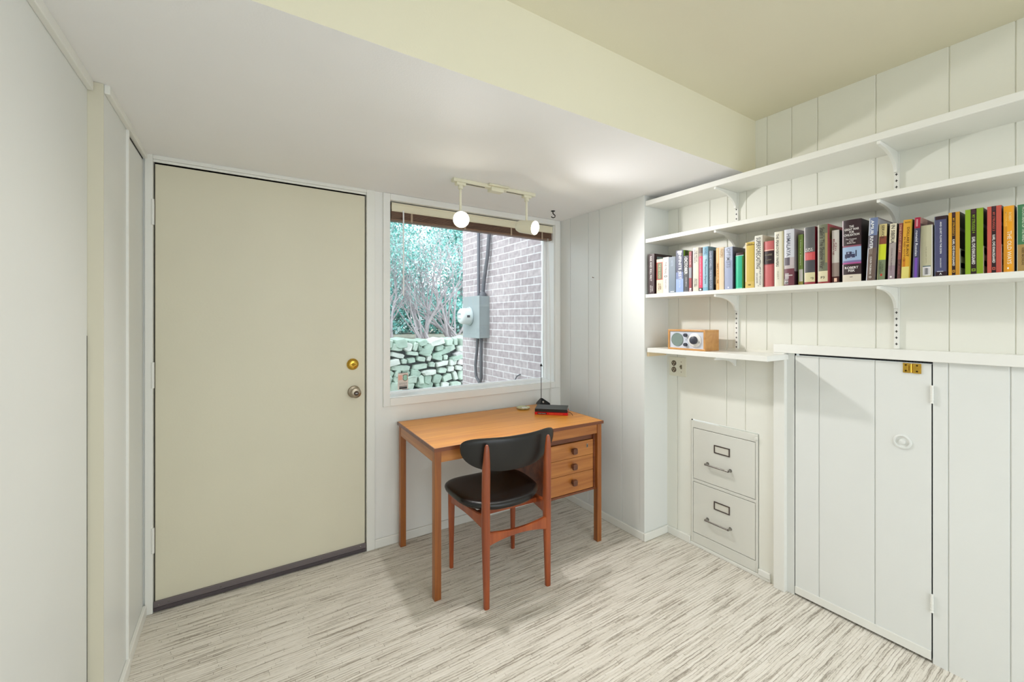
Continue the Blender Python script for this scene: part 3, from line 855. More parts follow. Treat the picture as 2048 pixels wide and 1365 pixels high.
# seat pad
def seat_ring(sc_, z, n=56):
    out = []
    for k in range(n):
        t = 2 * PI * k / n; c, s = math.cos(t), math.sin(t)
        e = 3.0
        yy = 0.222 + 0.212 * sc_ * math.copysign(abs(s) ** (2 / e), s)
        aw = 0.226 + 0.012 * (yy - 0.222) / 0.2 - 0.03 * max(0, (0.10 - yy)) / 0.1
        xx = aw * sc_ * math.copysign(abs(c) ** (2 / e), c)
        zz = z + 0.012 * (xx / 0.226) ** 2 * (1 if True else 0) - 0.006
        out.append((xx - 0.022, yy, zz))
    return out
m = MB()
m.rings([seat_ring(s_, z_) for s_, z_ in ((.05, .419), (.6, .420), (.88, .424), (.96, .430), (.99, .438), (1.0, .446), (.99, .453), (.965, .459), (.92, .463), (.82, .4645), (.6, .463), (.3, .4605), (.05, .460))])
m.build('seat', M_LEATHER, ch, smooth=True)
# backrest
m = MB(); rows = []; NX, NZ = 40, 14
def back_pt(u, v, side):
    """u along the width -1..1, v -1..1 bottom to top"""
    ca = 0.264
    x = ca * math.sin(u * PI / 2)
    q = max(0.0, 1 - abs(x / ca) ** 2.7) ** (1 / 2.3)
    zc = 0.722 + 0.006 * (x / ca) ** 2
    up, dn = 0.043, 0.124
    z = zc + (up * max(0.0, 1 - abs(x / ca) ** 6) ** (1 / 2.5) if v > 0 else dn * q) * v
    r = min(1.0, (1 - abs(v) ** 5)) * (max(0.0, 1 - abs(x / ca) ** 10)) ** .5
    y = -0.004 + 1.0 * x * x + 0.10 * (0.70 - z)
    th = 0.002 + 0.0115 * r
    return (x, y + side * th + 0.018, z)
for j in range(NZ + 1):
    v = math.sin((-1 + 2 * j / NZ) * PI / 2)
    rows.append([back_pt(-1 + 2 * i / NX, v, -1) for i in range(NX + 1)] + [back_pt(1 - 2 * i / NX, v, 1) for i in range(NX + 1)])
m.rings(rows)
m.build('backrest', M_LEATHER, ch, smooth=True)

# ------------------------------------------------------------------ things on the desk
ang = R(-43)
bkst = thing('red_book', 'red paperback with a black title block lying under a black notebook on the desk', 'book', (1.553, 2.150, DT), ang)
M_PAGES = mat('book_pages', S(232, 226, 208), 0.8, bump=0.4, bscale=300, stretch=(1, 1, 30))
def lying(parent, L, D_, z0, z1, mcov, t=0.0012, over=0.0):
    m = MB(); m.box(0, L, 0, D_, z0, z0 + t); m.box(0, L, 0, D_, z1 - t, z1); m.box(0, L, 0, t, z0 + t, z1 - t)
    c = m.build('cover', mcov, parent, bevel=0.0005)
    m = MB(); m.box(0.002, L - 0.002, t + 0.0004, D_ - 0.002, z0 + t, z1 - t); m.build('pages', M_PAGES, c)
    return c
c = lying(bkst, 0.208, 0.135, 0, 0.016, flat((0.80, 0.06, 0.07)))
SP = lambda x, z, y=-0.0003: frame((1, 0, 0), (0, 0, 1), (0, -1, 0), (x, y, z))
m = MB(); m.box(0.018, 0.076, -0.0004, 0, 0.003, 0.013); bb = m.build('title_block', flat((0.05, 0.02, 0.03)), c)
text_mesh('ANNE GARRELS', 'lettering', flat((0.9, 0.8, 0.78)), bb, 0.050, 0.0045, SP(0.047, 0.008, -0.0005))
text_mesh('PUTIN COUNTRY', 'lettering', flat((1.0, 0.55, 0.2)), c, 0.085, 0.005, SP(0.135, 0.008))
nb = thing('black_notebook', 'black hardcover notebook lying on top of the red paperback', 'notebook', (1.553 + 0.004, 2.150 + 0.003, DT + 0.0165), ang)
lying(nb, 0.204, 0.138, 0, 0.019, mat('notebook_black', (0.010, 0.012, 0.014), 0.35))
m = MB(); m.tube([(0.200, 0.02, 0.004), (0.222, 0.012, 0.000), (0.234, 0.0, -0.008), (0.238, -0.012, -0.0135)], 0.0016, 6); m.build('ribbon', M_DARK, nb)

sp = thing('note_spike', 'black note spike with a three-sided base and arrow tip at the back of the desk', 'note spike', (1.765, 2.365, DT), R(12))
m = MB(); m.add([(-0.055, -0.04, 0), (0.055, -0.04, 0), (0, 0.05, 0), (-0.050, -0.036, 0.012), (0.050, -0.036, 0.012), (0, 0.045, 0.012), (-0.006, -0.006, 0.048), (0.006, -0.006, 0.048), (0, 0.006, 0.048)],
    [(0, 2, 1), (0, 1, 4, 3), (1, 2, 5, 4), (2, 0, 3, 5), (3, 4, 7, 6), (4, 5, 8, 7), (5, 3, 6, 8), (6, 7, 8)])
m.build('base', M_BLKMETAL, sp, bevel=0.001)
m = MB(); m.tube([(0, 0, 0.04), (0, 0, 0.278)], 0.0022, 8); m.build('rod', M_BLKMETAL, sp, smooth=True)
m = MB(); m.lathe([(0.0125, 0.272), (0.0125, 0.274), (0.0005, 0.294)], Matrix.Identity(4), 4); m.build('arrow_tip', M_BLKMETAL, sp)
m = MB(); m.lathe([(0.007, 0), (0.007, 0.002)], axis_frame((-0.4, -0.85, 0.5), (-0.014, -0.030, 0.026)), 16); m.build('rivet', M_CHROME, sp)

ds = thing('glass_dish', 'small flat greenish glass dish on the desk beside the books', 'dish', (1.585, 2.325, DT))
m = MB(); m.lathe([(0.030, 0), (0.042, 0.004), (0.046, 0.012), (0.043, 0.0125), (0.038, 0.007), (0.001, 0.0055)], Matrix.Identity(4), 32)
m.build('bowl', mat('dish_glaze', S(196, 198, 160), 0.12, var=0.35, vscale=40, coat=0.6), ds, smooth=True)
m = MB(); m.lathe([(0.022, 0.0052), (0.020, 0.009), (0.001, 0.0105)], Matrix.Translation((0.012, 0.0, 0)), 20); m.build('white_swirl', mat('white_glaze', S(238, 238, 230), 0.15), ds, smooth=True)

# ------------------------------------------------------------------ ceiling track lamp and hook
tl = thing('track_light', 'cream two-spot track light on the dropped ceiling before the window, both bulbs lit', 'ceiling lamp', (1.184, 2.008, H1))
m = MB(); m.box(-0.262, 0.262, -0.018, 0.018, -0.018, -0.0004)
tk = m.build('track', M_TRACK, tl, bevel=0.002)
for sx_ in (-0.19, 0.07):
    m = MB(); m.box(sx_, sx_ + 0.12, -0.004, 0.004, -0.0186, -0.0178); m.build('track_slot', M_DARK, tk)
m = MB(); m.box(-0.062, 0.068, -0.040, 0.040, -0.010, -0.0004); m.box(-0.040, 0.040, -0.024, 0.024, -0.034, -0.010)
m.build('power_feed', M_TRACK, tl, bevel=0.004)
for i, (pv, ax, rr) in enumerate(HEADS):
    px_, py_, pz_ = pv[0] - 1.184, pv[1] - 2.008, pv[2] - H1 - (0.018 if i == 0 else 0.008)
    m = MB(); m.box(px_ - 0.026, px_ + 0.026, py_ - 0.014, py_ + 0.014, -0.032, -0.018); m.lathe([(0.013, -0.050), (0.013, -0.032)], Matrix.Translation((px_, py_, 0)), 16)
    m.tube([(px_, py_, -0.03), (px_, py_, pz_ + rr * 0.8)], 0.0065, 12)
    m.build('stem', M_TRACK, tl, bevel=0.001)
    fr = axis_frame(ax, (px_, py_, pz_))
    m = MB(); m.lathe([(0.001, -0.072), (0.018, -0.070), (0.030, -0.062), (0.036, -0.045), (rr - 0.003, -0.01), (rr, 0.058), (rr, 0.062), (rr - 0.0025, 0.062), (rr - 0.003, 0.050), (0.001, 0.049)], fr, 40, cap=True)
    hd = m.build('lamp_head', M_TRACK, tl, smooth=True)
    m = MB(); m.lathe([(rr - 0.0035, 0.050), (rr - 0.0035, 0.053), (rr * 0.6, 0.057), (0.001, 0.0585)], fr, 36); m.build('bulb', M_LENS, hd, smooth=True)
    ld_ = bpy.data.lights.new('spot_bulb', 'SPOT'); ld_.energy = BULB_W[i]; ld_.color = (1.0, 0.975, 0.955)
    ld_.spot_size = R(145); ld_.spot_blend = 1.0; ld_.shadow_soft_size = 0.032
    lo = bpy.data.objects.new('spot_bulb', ld_); C.objects.link(lo); lo.parent = tl
    lo.matrix_local = axis_frame(-(ax + Vector(((0, 0, -0.75), (-0.06, 0, -0.34))[i])), fr @ Vector((0, 0, 0.085)))

hk = MB(); hk.lathe([(0.014, -0.004), (0.014, -0.0005)], Matrix.Identity(4), 14)
hk.tube([(0, 0, -0.004), (0, 0, -0.018), (0.004, -0.003, -0.024), (0.012, -0.008, -0.032), (0.011, -0.007, -0.043), (0.001, 0.0, -0.047), (-0.007, 0.005, -0.043), (-0.009, 0.006, -0.038)], 0.0034, 8)
o = hk.build('ceiling_hook', M_BLKMETAL, None, smooth=True); o.location = (1.777, 2.247, H1)
tag(o, 'small black screw-in hook in the ceiling near the window corner', 'hook')
nl = MB(); nl.tube([(0, 0, 0), (-0.012, 0, 0.002)], 0.0016, 6); nl.lathe([(0.0035, 0), (0.0035, 0.001)], axis_frame((-1, 0, 0), (-0.012, 0, 0.002)), 10)
o = nl.build('nail', mat('rusty_nail', S(120, 88, 70), 0.6), None); o.location = (XS, 2.10, 1.605); tag(o, 'tiny rusty nail in the white panelling beside the window', 'nail')

# ------------------------------------------------------------------ books
CAMZ, FP_, HZ = 1.32, 838.0, 639.5
cy_, sy_ = math.cos(R(32.75)), math.sin(R(32.75))
def y_at(px, X):
    t = (px - 1024.0) / FP_
    return X * (-sy_ * t + cy_) / (cy_ * t + sy_)
def z_at(px, py, X):
    Y = y_at(px, X); d = sy_ * X + cy_ * Y
    return CAMZ - (py - HZ) / FP_ * d
def col255(c):
    return (c[0] / 255.0, c[1] / 255.0, c[2] / 255.0)
BOOKZ = 1.4702

def book(pl, pr, top, base, label, rects=(), texts=(), side=None, siderects=(), X=2.034, depth=0.15, bulge=0.0015, lean=0.0, hard=True, pages=True):
    """pl, pr: left and right limits of the spine; rects (u0,u1,v0,v1,colour) with v up; texts (string,u,v,len,height,colour,mode)"""
    ya, yb = y_at(pl, X), y_at(pr, X)
    T = ya - yb; Ht = z_at(pl + 1, top, X) - BOOKZ
    b = thing('book', label, 'book', (X, (ya + yb) / 2, BOOKZ), 0, 'books on the long shelf')
    tb = 0.0022 if hard else 0.0007
    mats = []; idx = {}
    def mi(c):
        c = tuple(c)
        if c not in idx:
            idx[c] = len(mats); mats.append(flat(col255(c)))
        return idx[c]
    m = MB()
    us = sorted(set([0, 1] + [i / 8 for i in range(9)] + [r for q in rects for r in q[0:2]]))
    vs_ = sorted(set([0, 1] + [r for q in rects for r in q[2:4]]))
    def pt(u, v):
        return (-bulge * (1 - (2 * u - 1) ** 2) , T / 2 - u * T, v * Ht)
    for i in range(len(us) - 1):
        for j in range(len(vs_) - 1):
            uc, vc = (us[i] + us[i + 1]) / 2, (vs_[j] + vs_[j + 1]) / 2
            cc = base
            for q in rects:
                if q[0] <= uc <= q[1] and q[2] <= vc <= q[3]:
                    cc = q[4]
            a, b_, c_, d = pt(us[i], vs_[j]), pt(us[i + 1], vs_[j]), pt(us[i + 1], vs_[j + 1]), pt(us[i], vs_[j + 1])
            m.add([a, b_, c_, d], [(0, 1, 2, 3)], mi(cc))
    # inside of the spine (gives it thickness) and two boards
    sd = side or base
    m.box(0.0006, 0.0022, -T / 2, T / 2, 0, Ht, mi(base))
    m.box(0.0, depth, T / 2 - tb, T / 2, 0, Ht, mi(base))
    m.box(0.0, depth, -T / 2, -T / 2 + tb, 0, Ht, mi(sd))
    for (u0, u1, v0, v1, cc) in siderects:
        m.box(u0 * depth, u1 * depth, -T / 2 - 0.0002, -T / 2, v0 * Ht, v1 * Ht, mi(cc))
    me = m.build('cover', mats, b)
    if pages:
        m = MB(); ins = 0.003 if hard else 0.0004
        m.box(0.0022, depth - ins, -T / 2 + tb, T / 2 - tb, ins * 0.8, Ht - ins); m.build('pages', M_PAGES, b)
    for (s, u, v, ln, h, cc, mode) in texts:
        xx = -bulge * (1 - (2 * u - 1) ** 2) - 0.0003
        loc = (xx, T / 2 - u * T, v * Ht)
        if mode == 'v':
            fr_ = frame((0, 0, -1), (0, -1, 0), (-1, 0, 0), loc); L_, h_ = ln * Ht, h * T
        else:
            fr_ = frame((0, -1, 0), (0, 0, 1), (-1, 0, 0), loc); L_, h_ = ln * T, h * Ht
        text_mesh(s, 'title', flat(col255(cc)), b, L_, h_, fr_, depth=0.0002, bold=0.012)
    if lean:
        b.rotation_euler = (lean, 0, 0)
    return b

WHT = (236, 236, 232); BLK = (30, 24, 28)
book(1297, 1308.5, 509, (72, 56, 58), 'dark brown hardcover with small white vertical title, leftmost on the book shelf', [(0, 1, 0, .02, (50, 36, 38))],
     [('RISE AND KILL FIRST', .45, .63, .62, .30, (214, 208, 206), 'v'), ('RONEN\nBERGMAN', .55, .13, .17, .5, (190, 184, 182), 'v')], (44, 20, 24), [(.15, .8, .80, .93, (120, 140, 140))], depth=.165, X=2.030)
book(1313.2, 1325.9, 519.5, (222, 206, 184), 'cream paperback with a red-framed olive panel on its spine', [(0, .95, .40, .91, (186, 74, 66)), (.15, .85, .42, .89, (104, 112, 84))],
     [('THE SILK ROADS', .5, .65, .42, .35, (190, 190, 150), 'v'), ('A NEW\nHISTORY', .5, .20, .22, .5, (110, 88, 50), 'v')], X=2.040, depth=.11, hard=False)
book(1326.2, 1337.4, 515.5, (214, 210, 208), 'pale grey paperback with a small black round emblem on its spine', [(.1, .9, .97, 1, (190, 186, 186))],
     [('THE TRIAL', .5, .70, .34, .35, (120, 116, 118), 'v'), ('FRANZ KAFKA', .5, .26, .26, .3, (170, 166, 168), 'v'), ('O', .5, .47, .55, .055, (30, 30, 34), 'h')], X=2.038, depth=.12, hard=False)
book(1337.6, 1351.6, 515, (118, 132, 146), 'plain slate-blue book with a tiny white label at its foot', [(.25, .75, .025, .045, (235, 235, 240)), (.9, 1, 0, 1, (86, 98, 112))],
     [('NOTES', .5, .82, .16, .3, (150, 166, 190), 'v')], X=2.036, depth=.12)
book(1352, 1366.8, 502, (68, 74, 100), 'thick paperback, dark navy above and pale blue below, with large white vertical title', [(0, 1, 0, .32, (146, 168, 214)), (0, 1, .32, .48, (110, 124, 166)), (.2, .8, .94, .985, (232, 232, 238)), (.35, .65, .90, .94, (232, 232, 238))],
     [('INFINITE JEST', .52, .62, .62, .48, (240, 240, 244), 'v'), ('David Foster Wallace', .55, .20, .18, .22, (196, 208, 236), 'v')], (120, 166, 40), [(.1, .3, .75, 1, (60, 80, 30)), (.5, .7, .75, 1, (60, 80, 30))], depth=.14, hard=False)
book(1367.2, 1377.4, 512.5, (74, 76, 82), 'charcoal paperback with chunky white vertical title', [(0, 1, 0, .03, (120, 120, 124))],
     [('OCTOBER', .5, .72, .46, .58, (240, 238, 236), 'v'), ('CHINA MIEVILLE', .55, .28, .26, .28, (170, 170, 176), 'v')], depth=.125, hard=False, X=2.036)
book(1377.8, 1385.6, 503.5, (152, 62, 68), 'slim dark red book with a grey patch mid-spine and white mark at the foot', [(0, 1, .34, .60, (150, 148, 158)), (.7, 1, 0, 1, (70, 40, 50)), (.2, .65, .05, .09, (232, 230, 232)), (.1, .7, .01, .04, (190, 190, 190))],
     [('CHAOS', .4, .78, .22, .4, (226, 180, 180), 'v')], depth=.13, X=2.034, hard=False)
book(1386, 1397.2, 496.5, (214, 208, 194), 'tall cream paperback with small spaced black lettering in two lines', [],
     [('THE ART OF\nINTELLIGENCE', .5, .80, .30, .55, (84, 78, 78), 'v'), ('EDITED\nVOLUME', .5, .20, .20, .5, (84, 78, 78), 'v')], depth=.15, X=2.034, hard=False)
book(1397.6, 1405.2, 496, (226, 74, 108), 'hot pink spine with dark ends and a white mark at its foot', [(0, 1, .82, 1, (98, 78, 72)), (.0, 1, .80, .87, (150, 120, 110)), (0, 1, 0, .075, (56, 34, 48)), (.25, .7, .02, .055, (240, 236, 240))],
     [('STATION ELEVEN', .5, .45, .60, .25, (250, 190, 206), 'v')], depth=.14, X=2.036, hard=False)
book(1405.6, 1416.8, 494.5, (150, 188, 206), 'sky-blue hardcover with dark blue script lettering', [(0, 1, .80, 1, (112, 164, 190)), (0, 1, 0, .08, (120, 172, 196)), (.85, 1, 0, 1, (104, 138, 156))],
     [('The Phantom Empire', .5, .44, .56, .42, (54, 82, 116), 'v'), ('NOVEL', .5, .90, .14, .4, (60, 96, 130), 'v')], (108, 134, 146), depth=.155)
book(1417.4, 1426.6, 502, (86, 104, 118), 'grey-teal paperback with pale blurred lettering, right of the sky-blue book', [(.1, .9, .02, .98, (98, 112, 128))],
     [('DAVID MITCHELL', .45, .77, .40, .5, (168, 176, 200), 'v'), ('THE BONE CLOCKS', .5, .28, .46, .5, (180, 186, 206), 'v')], (40, 34, 40), [(.1, .5, .15, .35, (150, 150, 140))], depth=.13, X=2.038, hard=False)
book(1432.2, 1448, 496.5, (230, 210, 182), 'pale peach paperback with an orange left edge', [(0, .32, 0, 1, (226, 172, 104)), (.32, .42, 0, 1, (208, 150, 84))],
     [('FAKERS', .70, .86, .20, .35, (176, 140, 96), 'v'), ('IMPERIUM', .22, .40, .48, .2, (160, 120, 60), 'v')], depth=.14, X=2.040, hard=False)
book(1449.4, 1465.2, 495.5, (158, 168, 198), 'wide lavender-blue hardcover with faint grey title, left of the green book', [(.08, .92, .68, 1, (182, 190, 212)), (.4, .55, .03, .06, (240, 240, 250))],
     [('OPTIMISTS', .5, .74, .46, .5, (132, 138, 156), 'v'), ('o', .55, .965, .25, .025, (110, 110, 130), 'h')], (84, 84, 100), [(.05, .6, .05, .9, (66, 70, 92))], depth=.16, X=2.032)
book(1471, 1487.2, 506.8, (34, 174, 138), 'bright teal-green hardcover with a dark top band, the shortest book near the left standard', [(0, 1, .93, 1, (60, 30, 36)), (0, 1, .915, .93, (190, 220, 214)), (.15, .35, 0, .90, (54, 200, 160)), (.82, 1, 0, .90, (70, 120, 50)), (0, .82, .01, .03, (120, 220, 190))], [], (60, 90, 40), depth=.13, X=2.042)
book(1490.6, 1508.6, 486, (206, 178, 84), 'mustard-yellow hardcover with a cream left edge', [(0, .14, 0, 1, (228, 206, 170)), (.14, 1, .93, .945, (110, 84, 30)), (0, 1, 0, .14, (214, 186, 104))],
     [('MEMORY\nHOUSE', .56, .955, .6, .03, (70, 48, 20), 'h'), ('MB', .5, .07, .3, .03, (120, 96, 40), 'h')], (196, 170, 90), depth=.135)
book(1509.4, 1525, 472.5, (224, 222, 212), 'tall white hardcover with bold dark condensed title running down the spine', [(0, .06, 0, 1, (200, 196, 190))],
     [('SUPERFORECASTING', .5, .66, .60, .55, (66, 66, 76), 'v'), ('PHILIP TETLOCK', .72, .20, .32, .2, (110, 110, 120), 'v'), ('DAN GARDNER', .32, .18, .2, .18, (110, 110, 120), 'v'), ('T', .5, .03, .18, .02, (80, 80, 90), 'h')], (206, 194, 176), depth=.155, X=2.032)
book(1528, 1548, 484, (198, 104, 106), 'thick rose-pink hardcover with a broad black title band', [(0, 1, .795, .81, (240, 210, 190)), (0, 1, .50, .785, (44, 28, 34)), (0, 1, .48, .50, (150, 60, 66)), (0, .15, 0, .48, (176, 78, 84)), (.8, 1, 0, .48, (176, 82, 86))],
     [('WAR AND PEACE', .5, .70, .72, .04, (150, 140, 120), 'h'), ('TOLSTOY', .5, .59, .6, .025, (150, 140, 120), 'h')], (150, 66, 70), depth=.13, bulge=.004, X=2.040)
book(1549, 1567.4, 465, (226, 222, 206), 'cream hardcover with black vertical title, left of the tall grey-white book', [(0, .07, 0, 1, (245, 245, 235)), (.82, 1, 0, 1, (206, 198, 164))],
     [('THE PENKOVSKIY PAPERS', .35, .66, .60, .30, (48, 46, 50), 'v'), ('OLEG P.', .42, .2, .16, .18, (170, 165, 150), 'v')], (210, 200, 170), depth=.14, bulge=.003, X=2.034)
book(1568.4, 1588.5, 460.5, (206, 208, 218), 'tall grey-white hardcover with a maroon and silver lower spine', [(0, 1, 0, .30, (112, 62, 74)), (.0, 1, .30, .36, (186, 176, 178)), (.05, .6, .36, .50, (92, 84, 96)), (.6, 1, .36, .50, (190, 180, 184)), (.0, .45, .02, .12, (150, 138, 142)), (.1, .5, .12, .22, (176, 168, 172)), (.1, .85, .17, .19, (196, 186, 188))],
     [('HIMALAYA', .48, .72, .40, .40, (104, 108, 124), 'v'), ('M', .3, .06, .4, .05, (232, 230, 236), 'h')], (160, 150, 154), [(.0, .6, .0, .25, (70, 40, 52)), (.3, .9, .25, .5, (120, 112, 116))], depth=.165, bulge=.004, X=2.030)
book(1596.6, 1607.4, 470, (118, 142, 70), 'slim moss-green book with a white sticker near its foot', [(.15, .88, .07, .31, (214, 210, 208)), (0, 1, 0, .07, (170, 160, 80)), (.85, 1, 0, 1, (80, 100, 50))],
     [('Literary Essays', .45, .64, .5, .25, (220, 226, 190), 'v')], (50, 70, 30), depth=.12, X=2.044, hard=False)
book(1608.6, 1630, 456, (92, 92, 94), 'grey library hardcover with a red band and a cream sticker at its foot', [(0, .08, 0, 1, (214, 208, 210)), (.08, 1, .42, .56, (196, 76, 80)), (.25, .75, .43, .54, (206, 96, 98)), (.08, 1, .20, .42, (72, 72, 78)), (.06, 1, .04, .205, (212, 204, 164)), (0, 1, 0, .04, (150, 50, 60))],
     [('CRY\nOUT', .5, .60, .72, .06, (240, 238, 236), 'h'), ('P3', .72, .10, .35, .04, (60, 54, 44), 'h')], (138, 24, 44), depth=.15, bulge=.004, X=2.030)
book(1635.6, 1657, 451, (112, 116, 96), 'wide olive-grey library hardcover with red edges and a cream sticker at its foot', [(.72, .9, .35, .85, (160, 146, 100)), (0, .08, 0, 1, (214, 206, 196)), (.93, 1, 0, 1, (164, 66, 76)), (.06, .93, .03, .21, (216, 208, 176)), (0, 1, 0, .03, (150, 60, 60))],
     [("Stalin's The Shadow War", .45, .60, .70, .45, (66, 60, 56), 'v'), ('P3', .5, .10, .35, .04, (60, 54, 44), 'h')], (172, 76, 84), [(.06, .8, .75, .95, (120, 104, 66))], depth=.165, bulge=.004, X=2.030)
book(1664, 1678.6, 461.5, (204, 200, 196), 'pale grey paperback with dark red typewriter lettering and a dark foot', [(0, 1, .12, .38, (150, 134, 128)), (0, 1, 0, .12, (70, 26, 24)), (.3, .7, .02, .09, (240, 200, 180))],
     [('On\nKilling', .40, .68, .30, .55, (120, 50, 60), 'v')], (44, 40, 48), depth=.13, X=2.040, hard=False)
book(1685, 1722.4, 442.5, (48, 28, 34), 'very thick black hardcover with blue photo panel and white title, fattest on the shelf', [(0, .05, 0, 1, (220, 200, 214)), (0, 1, .31, .56, (152, 176, 208)), (.14, .70, .385, .445, (56, 58, 88)), (.22, .52, .445, .485, (48, 50, 78)), (.30, .40, .45, .475, (150, 158, 184)), (.72, .78, .40, .50, (40, 42, 70)), (.18, .26, .37, .39, (80, 84, 110)), (.44, .54, .37, .40, (150, 156, 186)), (.52, .66, .46, .47, (60, 62, 96)), (.05, 1, .31, .34, (120, 110, 160)), (0, 1, .56, .585, (140, 80, 100)), (0, 1, .285, .31, (170, 80, 140)), (0, 1, 0, .115, (214, 204, 190))],
     [('THE\nGREAT WAR\nFOR\nCIVILISATION', .52, .82, .82, .17, (236, 232, 232), 'h'), ('The Conquest\nof the\nMiddle East', .50, .655, .58, .085, (214, 206, 206), 'h'), ('ROBERT\nFISK', .52, .20, .72, .085, (240, 236, 236), 'h'), ('-', .5, .075, .16, .008, (60, 50, 60), 'h')], (30, 20, 26), depth=.165, bulge=.005, X=2.028)
book(1732, 1749, 438, (106, 88, 80), 'leaning hardcover, steel blue above and brown below, with white vertical title', [(0, 1, .72, 1, (108, 122, 158)), (0, .09, 0, 1, (206, 212, 224)), (0, 1, .52, .72, (84, 78, 92)), (.3, .34, .42, .52, (180, 170, 160)), (.5, .54, .42, .52, (180, 170, 160))],
     [('AMUR RIVER', .42, .73, .46, .38, (236, 238, 244), 'v'), ('COLIN THUBRON', .48, .24, .28, .22, (230, 226, 224), 'v'), ('O', .5, .055, .28, .035, (240, 238, 236), 'h')], (120, 110, 112), [(0, .9, .78, .98, (150, 150, 160))], depth=.16, bulge=.003, X=2.030, lean=R(2.6))
book(1754, 1769.6, 450, (118, 130, 100), 'paperback with a cream patch on top, acid-yellow label and olive foot', [(0, 1, .68, 1, (206, 190, 136)), (0, 1, .64, .78, (132, 70, 52)), (0, 1, .36, .64, (196, 204, 40)), (.4, .65, .07, .11, (180, 50, 40)), (0, .07, 0, 1, (224, 220, 170))],
     [('SERVICE', .52, .86, .24, .35, (60, 50, 40), 'v'), ('COLIN\nTHUBRON', .5, .22, .22, .5, (70, 80, 60), 'v')], (60, 50, 40), depth=.13, lean=R(1.9), X=2.036, hard=False)
book(1775.4, 1789, 449, (164, 154, 152), 'grey paperback with bold dark title on a cream top, right of the acid-yellow label', [(0, 1, .66, 1, (222, 214, 190)), (0, 1, 0, .25, (150, 132, 142)), (.3, .6, .03, .06, (236, 232, 232))],
     [('IN SIBERIA', .5, .81, .33, .55, (48, 44, 50), 'v'), ('COLIN THUBRON', .45, .36, .40, .2, (110, 98, 104), 'v')], (34, 28, 34), depth=.13, lean=R(1.9), X=2.036, hard=False)
book(1793.4, 1801, 447.5, (150, 84, 78), 'slim brick-red paperback beside the orange-yellow one', [(0, 1, 0, .35, (100, 62, 60))],
     [('THE LOST HEART', .5, .72, .5, .5, (214, 170, 130), 'v'), ('OF ASIA', .5, .22, .28, .4, (150, 90, 90), 'v')], depth=.12, lean=R(1.9), X=2.040, hard=False)
book(1802.2, 1820, 441.5, (214, 160, 44), 'orange-yellow paperback fading to pale yellow at its foot, with dark vertical lines of text', [(0, 1, 0, .20, (220, 208, 120)), (.1, .4, .20, .34, (196, 120, 20)), (.85, 1, 0, 1, (190, 160, 50))],
     [('BILLION', .5, .955, .6, .022, (90, 60, 20), 'h'), ('DOLLARS BURNT', .60, .62, .5, .28, (90, 60, 14), 'v'), ('IN RED NOTICE', .25, .5, .42, .2, (120, 70, 10), 'v')], (110, 90, 30), depth=.13, lean=R(1.8), X=2.036, hard=False)
book(1825, 1836.6, 436.5, (64, 66, 92), 'tall dark blue and violet hardcover with a crimson top', [(0, 1, .82, 1, (156, 22, 56)), (.3, .6, .85, .97, (200, 140, 150)), (0, 1, 0, .34, (78, 70, 110)), (.3, .75, .0, .33, (110, 72, 170))],
     [('ronald Russian', .5, .57, .42, .42, (214, 216, 226), 'v')], (96, 56, 60), [(0, .5, .9, 1, (160, 120, 110)), (0, 1, .0, .85, (40, 20, 30))], depth=.16, lean=R(1.6), X=2.030)
book(1840, 1865.4, 452.5, (190, 186, 158), 'blank putty-coloured hardcover with a white barcode sticker', [(0, .07, 0, 1, (226, 216, 206)), (.92, 1, 0, 1, (226, 224, 222)), (.22, .85, .03, .20, (226, 224, 228)), (.22, .85, .20, .22, (90, 110, 120)), (.42, .62, .05, .175, (90, 90, 96)), (.68, .72, .05, .175, (120, 120, 126)), (.34, .37, .05, .175, (120, 120, 126)), (.49, .51, .05, .175, (220, 220, 224))],
     [('THE QUIET DON', .5, .43, .32, .08, (140, 136, 114), 'v')], (150, 140, 120), depth=.13, X=2.038)
book(1869, 1894.4, 434, (74, 76, 112), 'thick navy-blue paperback with black ends and thin white vertical title', [(0, 1, .94, 1, (44, 22, 32)), (0, 1, 0, .075, (44, 26, 36)), (.2, .7, .075, .085, (210, 214, 230)), (0, .06, 0, 1, (90, 100, 130)), (.93, 1, 0, 1, (40, 30, 50))],
     [('AND QUIET FLOWS THE DON', .5, .64, .53, .16, (236, 238, 242), 'v'), ('SHOLOKHOV', .5, .22, .16, .10, (220, 222, 230), 'v'), ('A', .5, .04, .2, .035, (230, 232, 236), 'h')], (50, 20, 34), depth=.13, X=2.034, hard=False)
for (pl, pr, tp, c1, c2, num, lab) in ((1897, 1919.4, 426.4, (214, 158, 40), (196, 140, 36), '2', 'yellow and black striped paperback with white vertical lettering, right of the navy one'),
                                        (1930.4, 1966.6, 420.5, (134, 168, 32), (128, 158, 28), '4', 'wide lime-green and black striped paperback'),
                                        (1974.4, 2003, 414.4, (196, 90, 78), (184, 80, 68), '3', 'brick-red and black striped paperback')):
    book(pl, pr, tp, c1, lab, [(.31, .64, 0, 1, (40, 20, 24)), (.64, 1, 0, 1, c2), (.37, .58, .045, .085, c1), (.41, .54, .055, .075, (60, 40, 30)), (.37, .58, .93, 1, (70, 40, 50))],
         [('MY STRUGGLE ' + num, .475, .77, .28, .17, c1, 'v'), ('KARL OVE KNAUSGAARD', .475, .36, .42, .19, (240, 238, 236), 'v')], (34, 22, 26), [(0, 1, 0, .42, (220, 216, 200)), (.1, .5, .3, .4, (50, 40, 44)), (.1, .5, .12, .2, (50, 40, 44)), (.0, .6, .7, .75, (90, 84, 90))], depth=.135, X=2.034, hard=False)
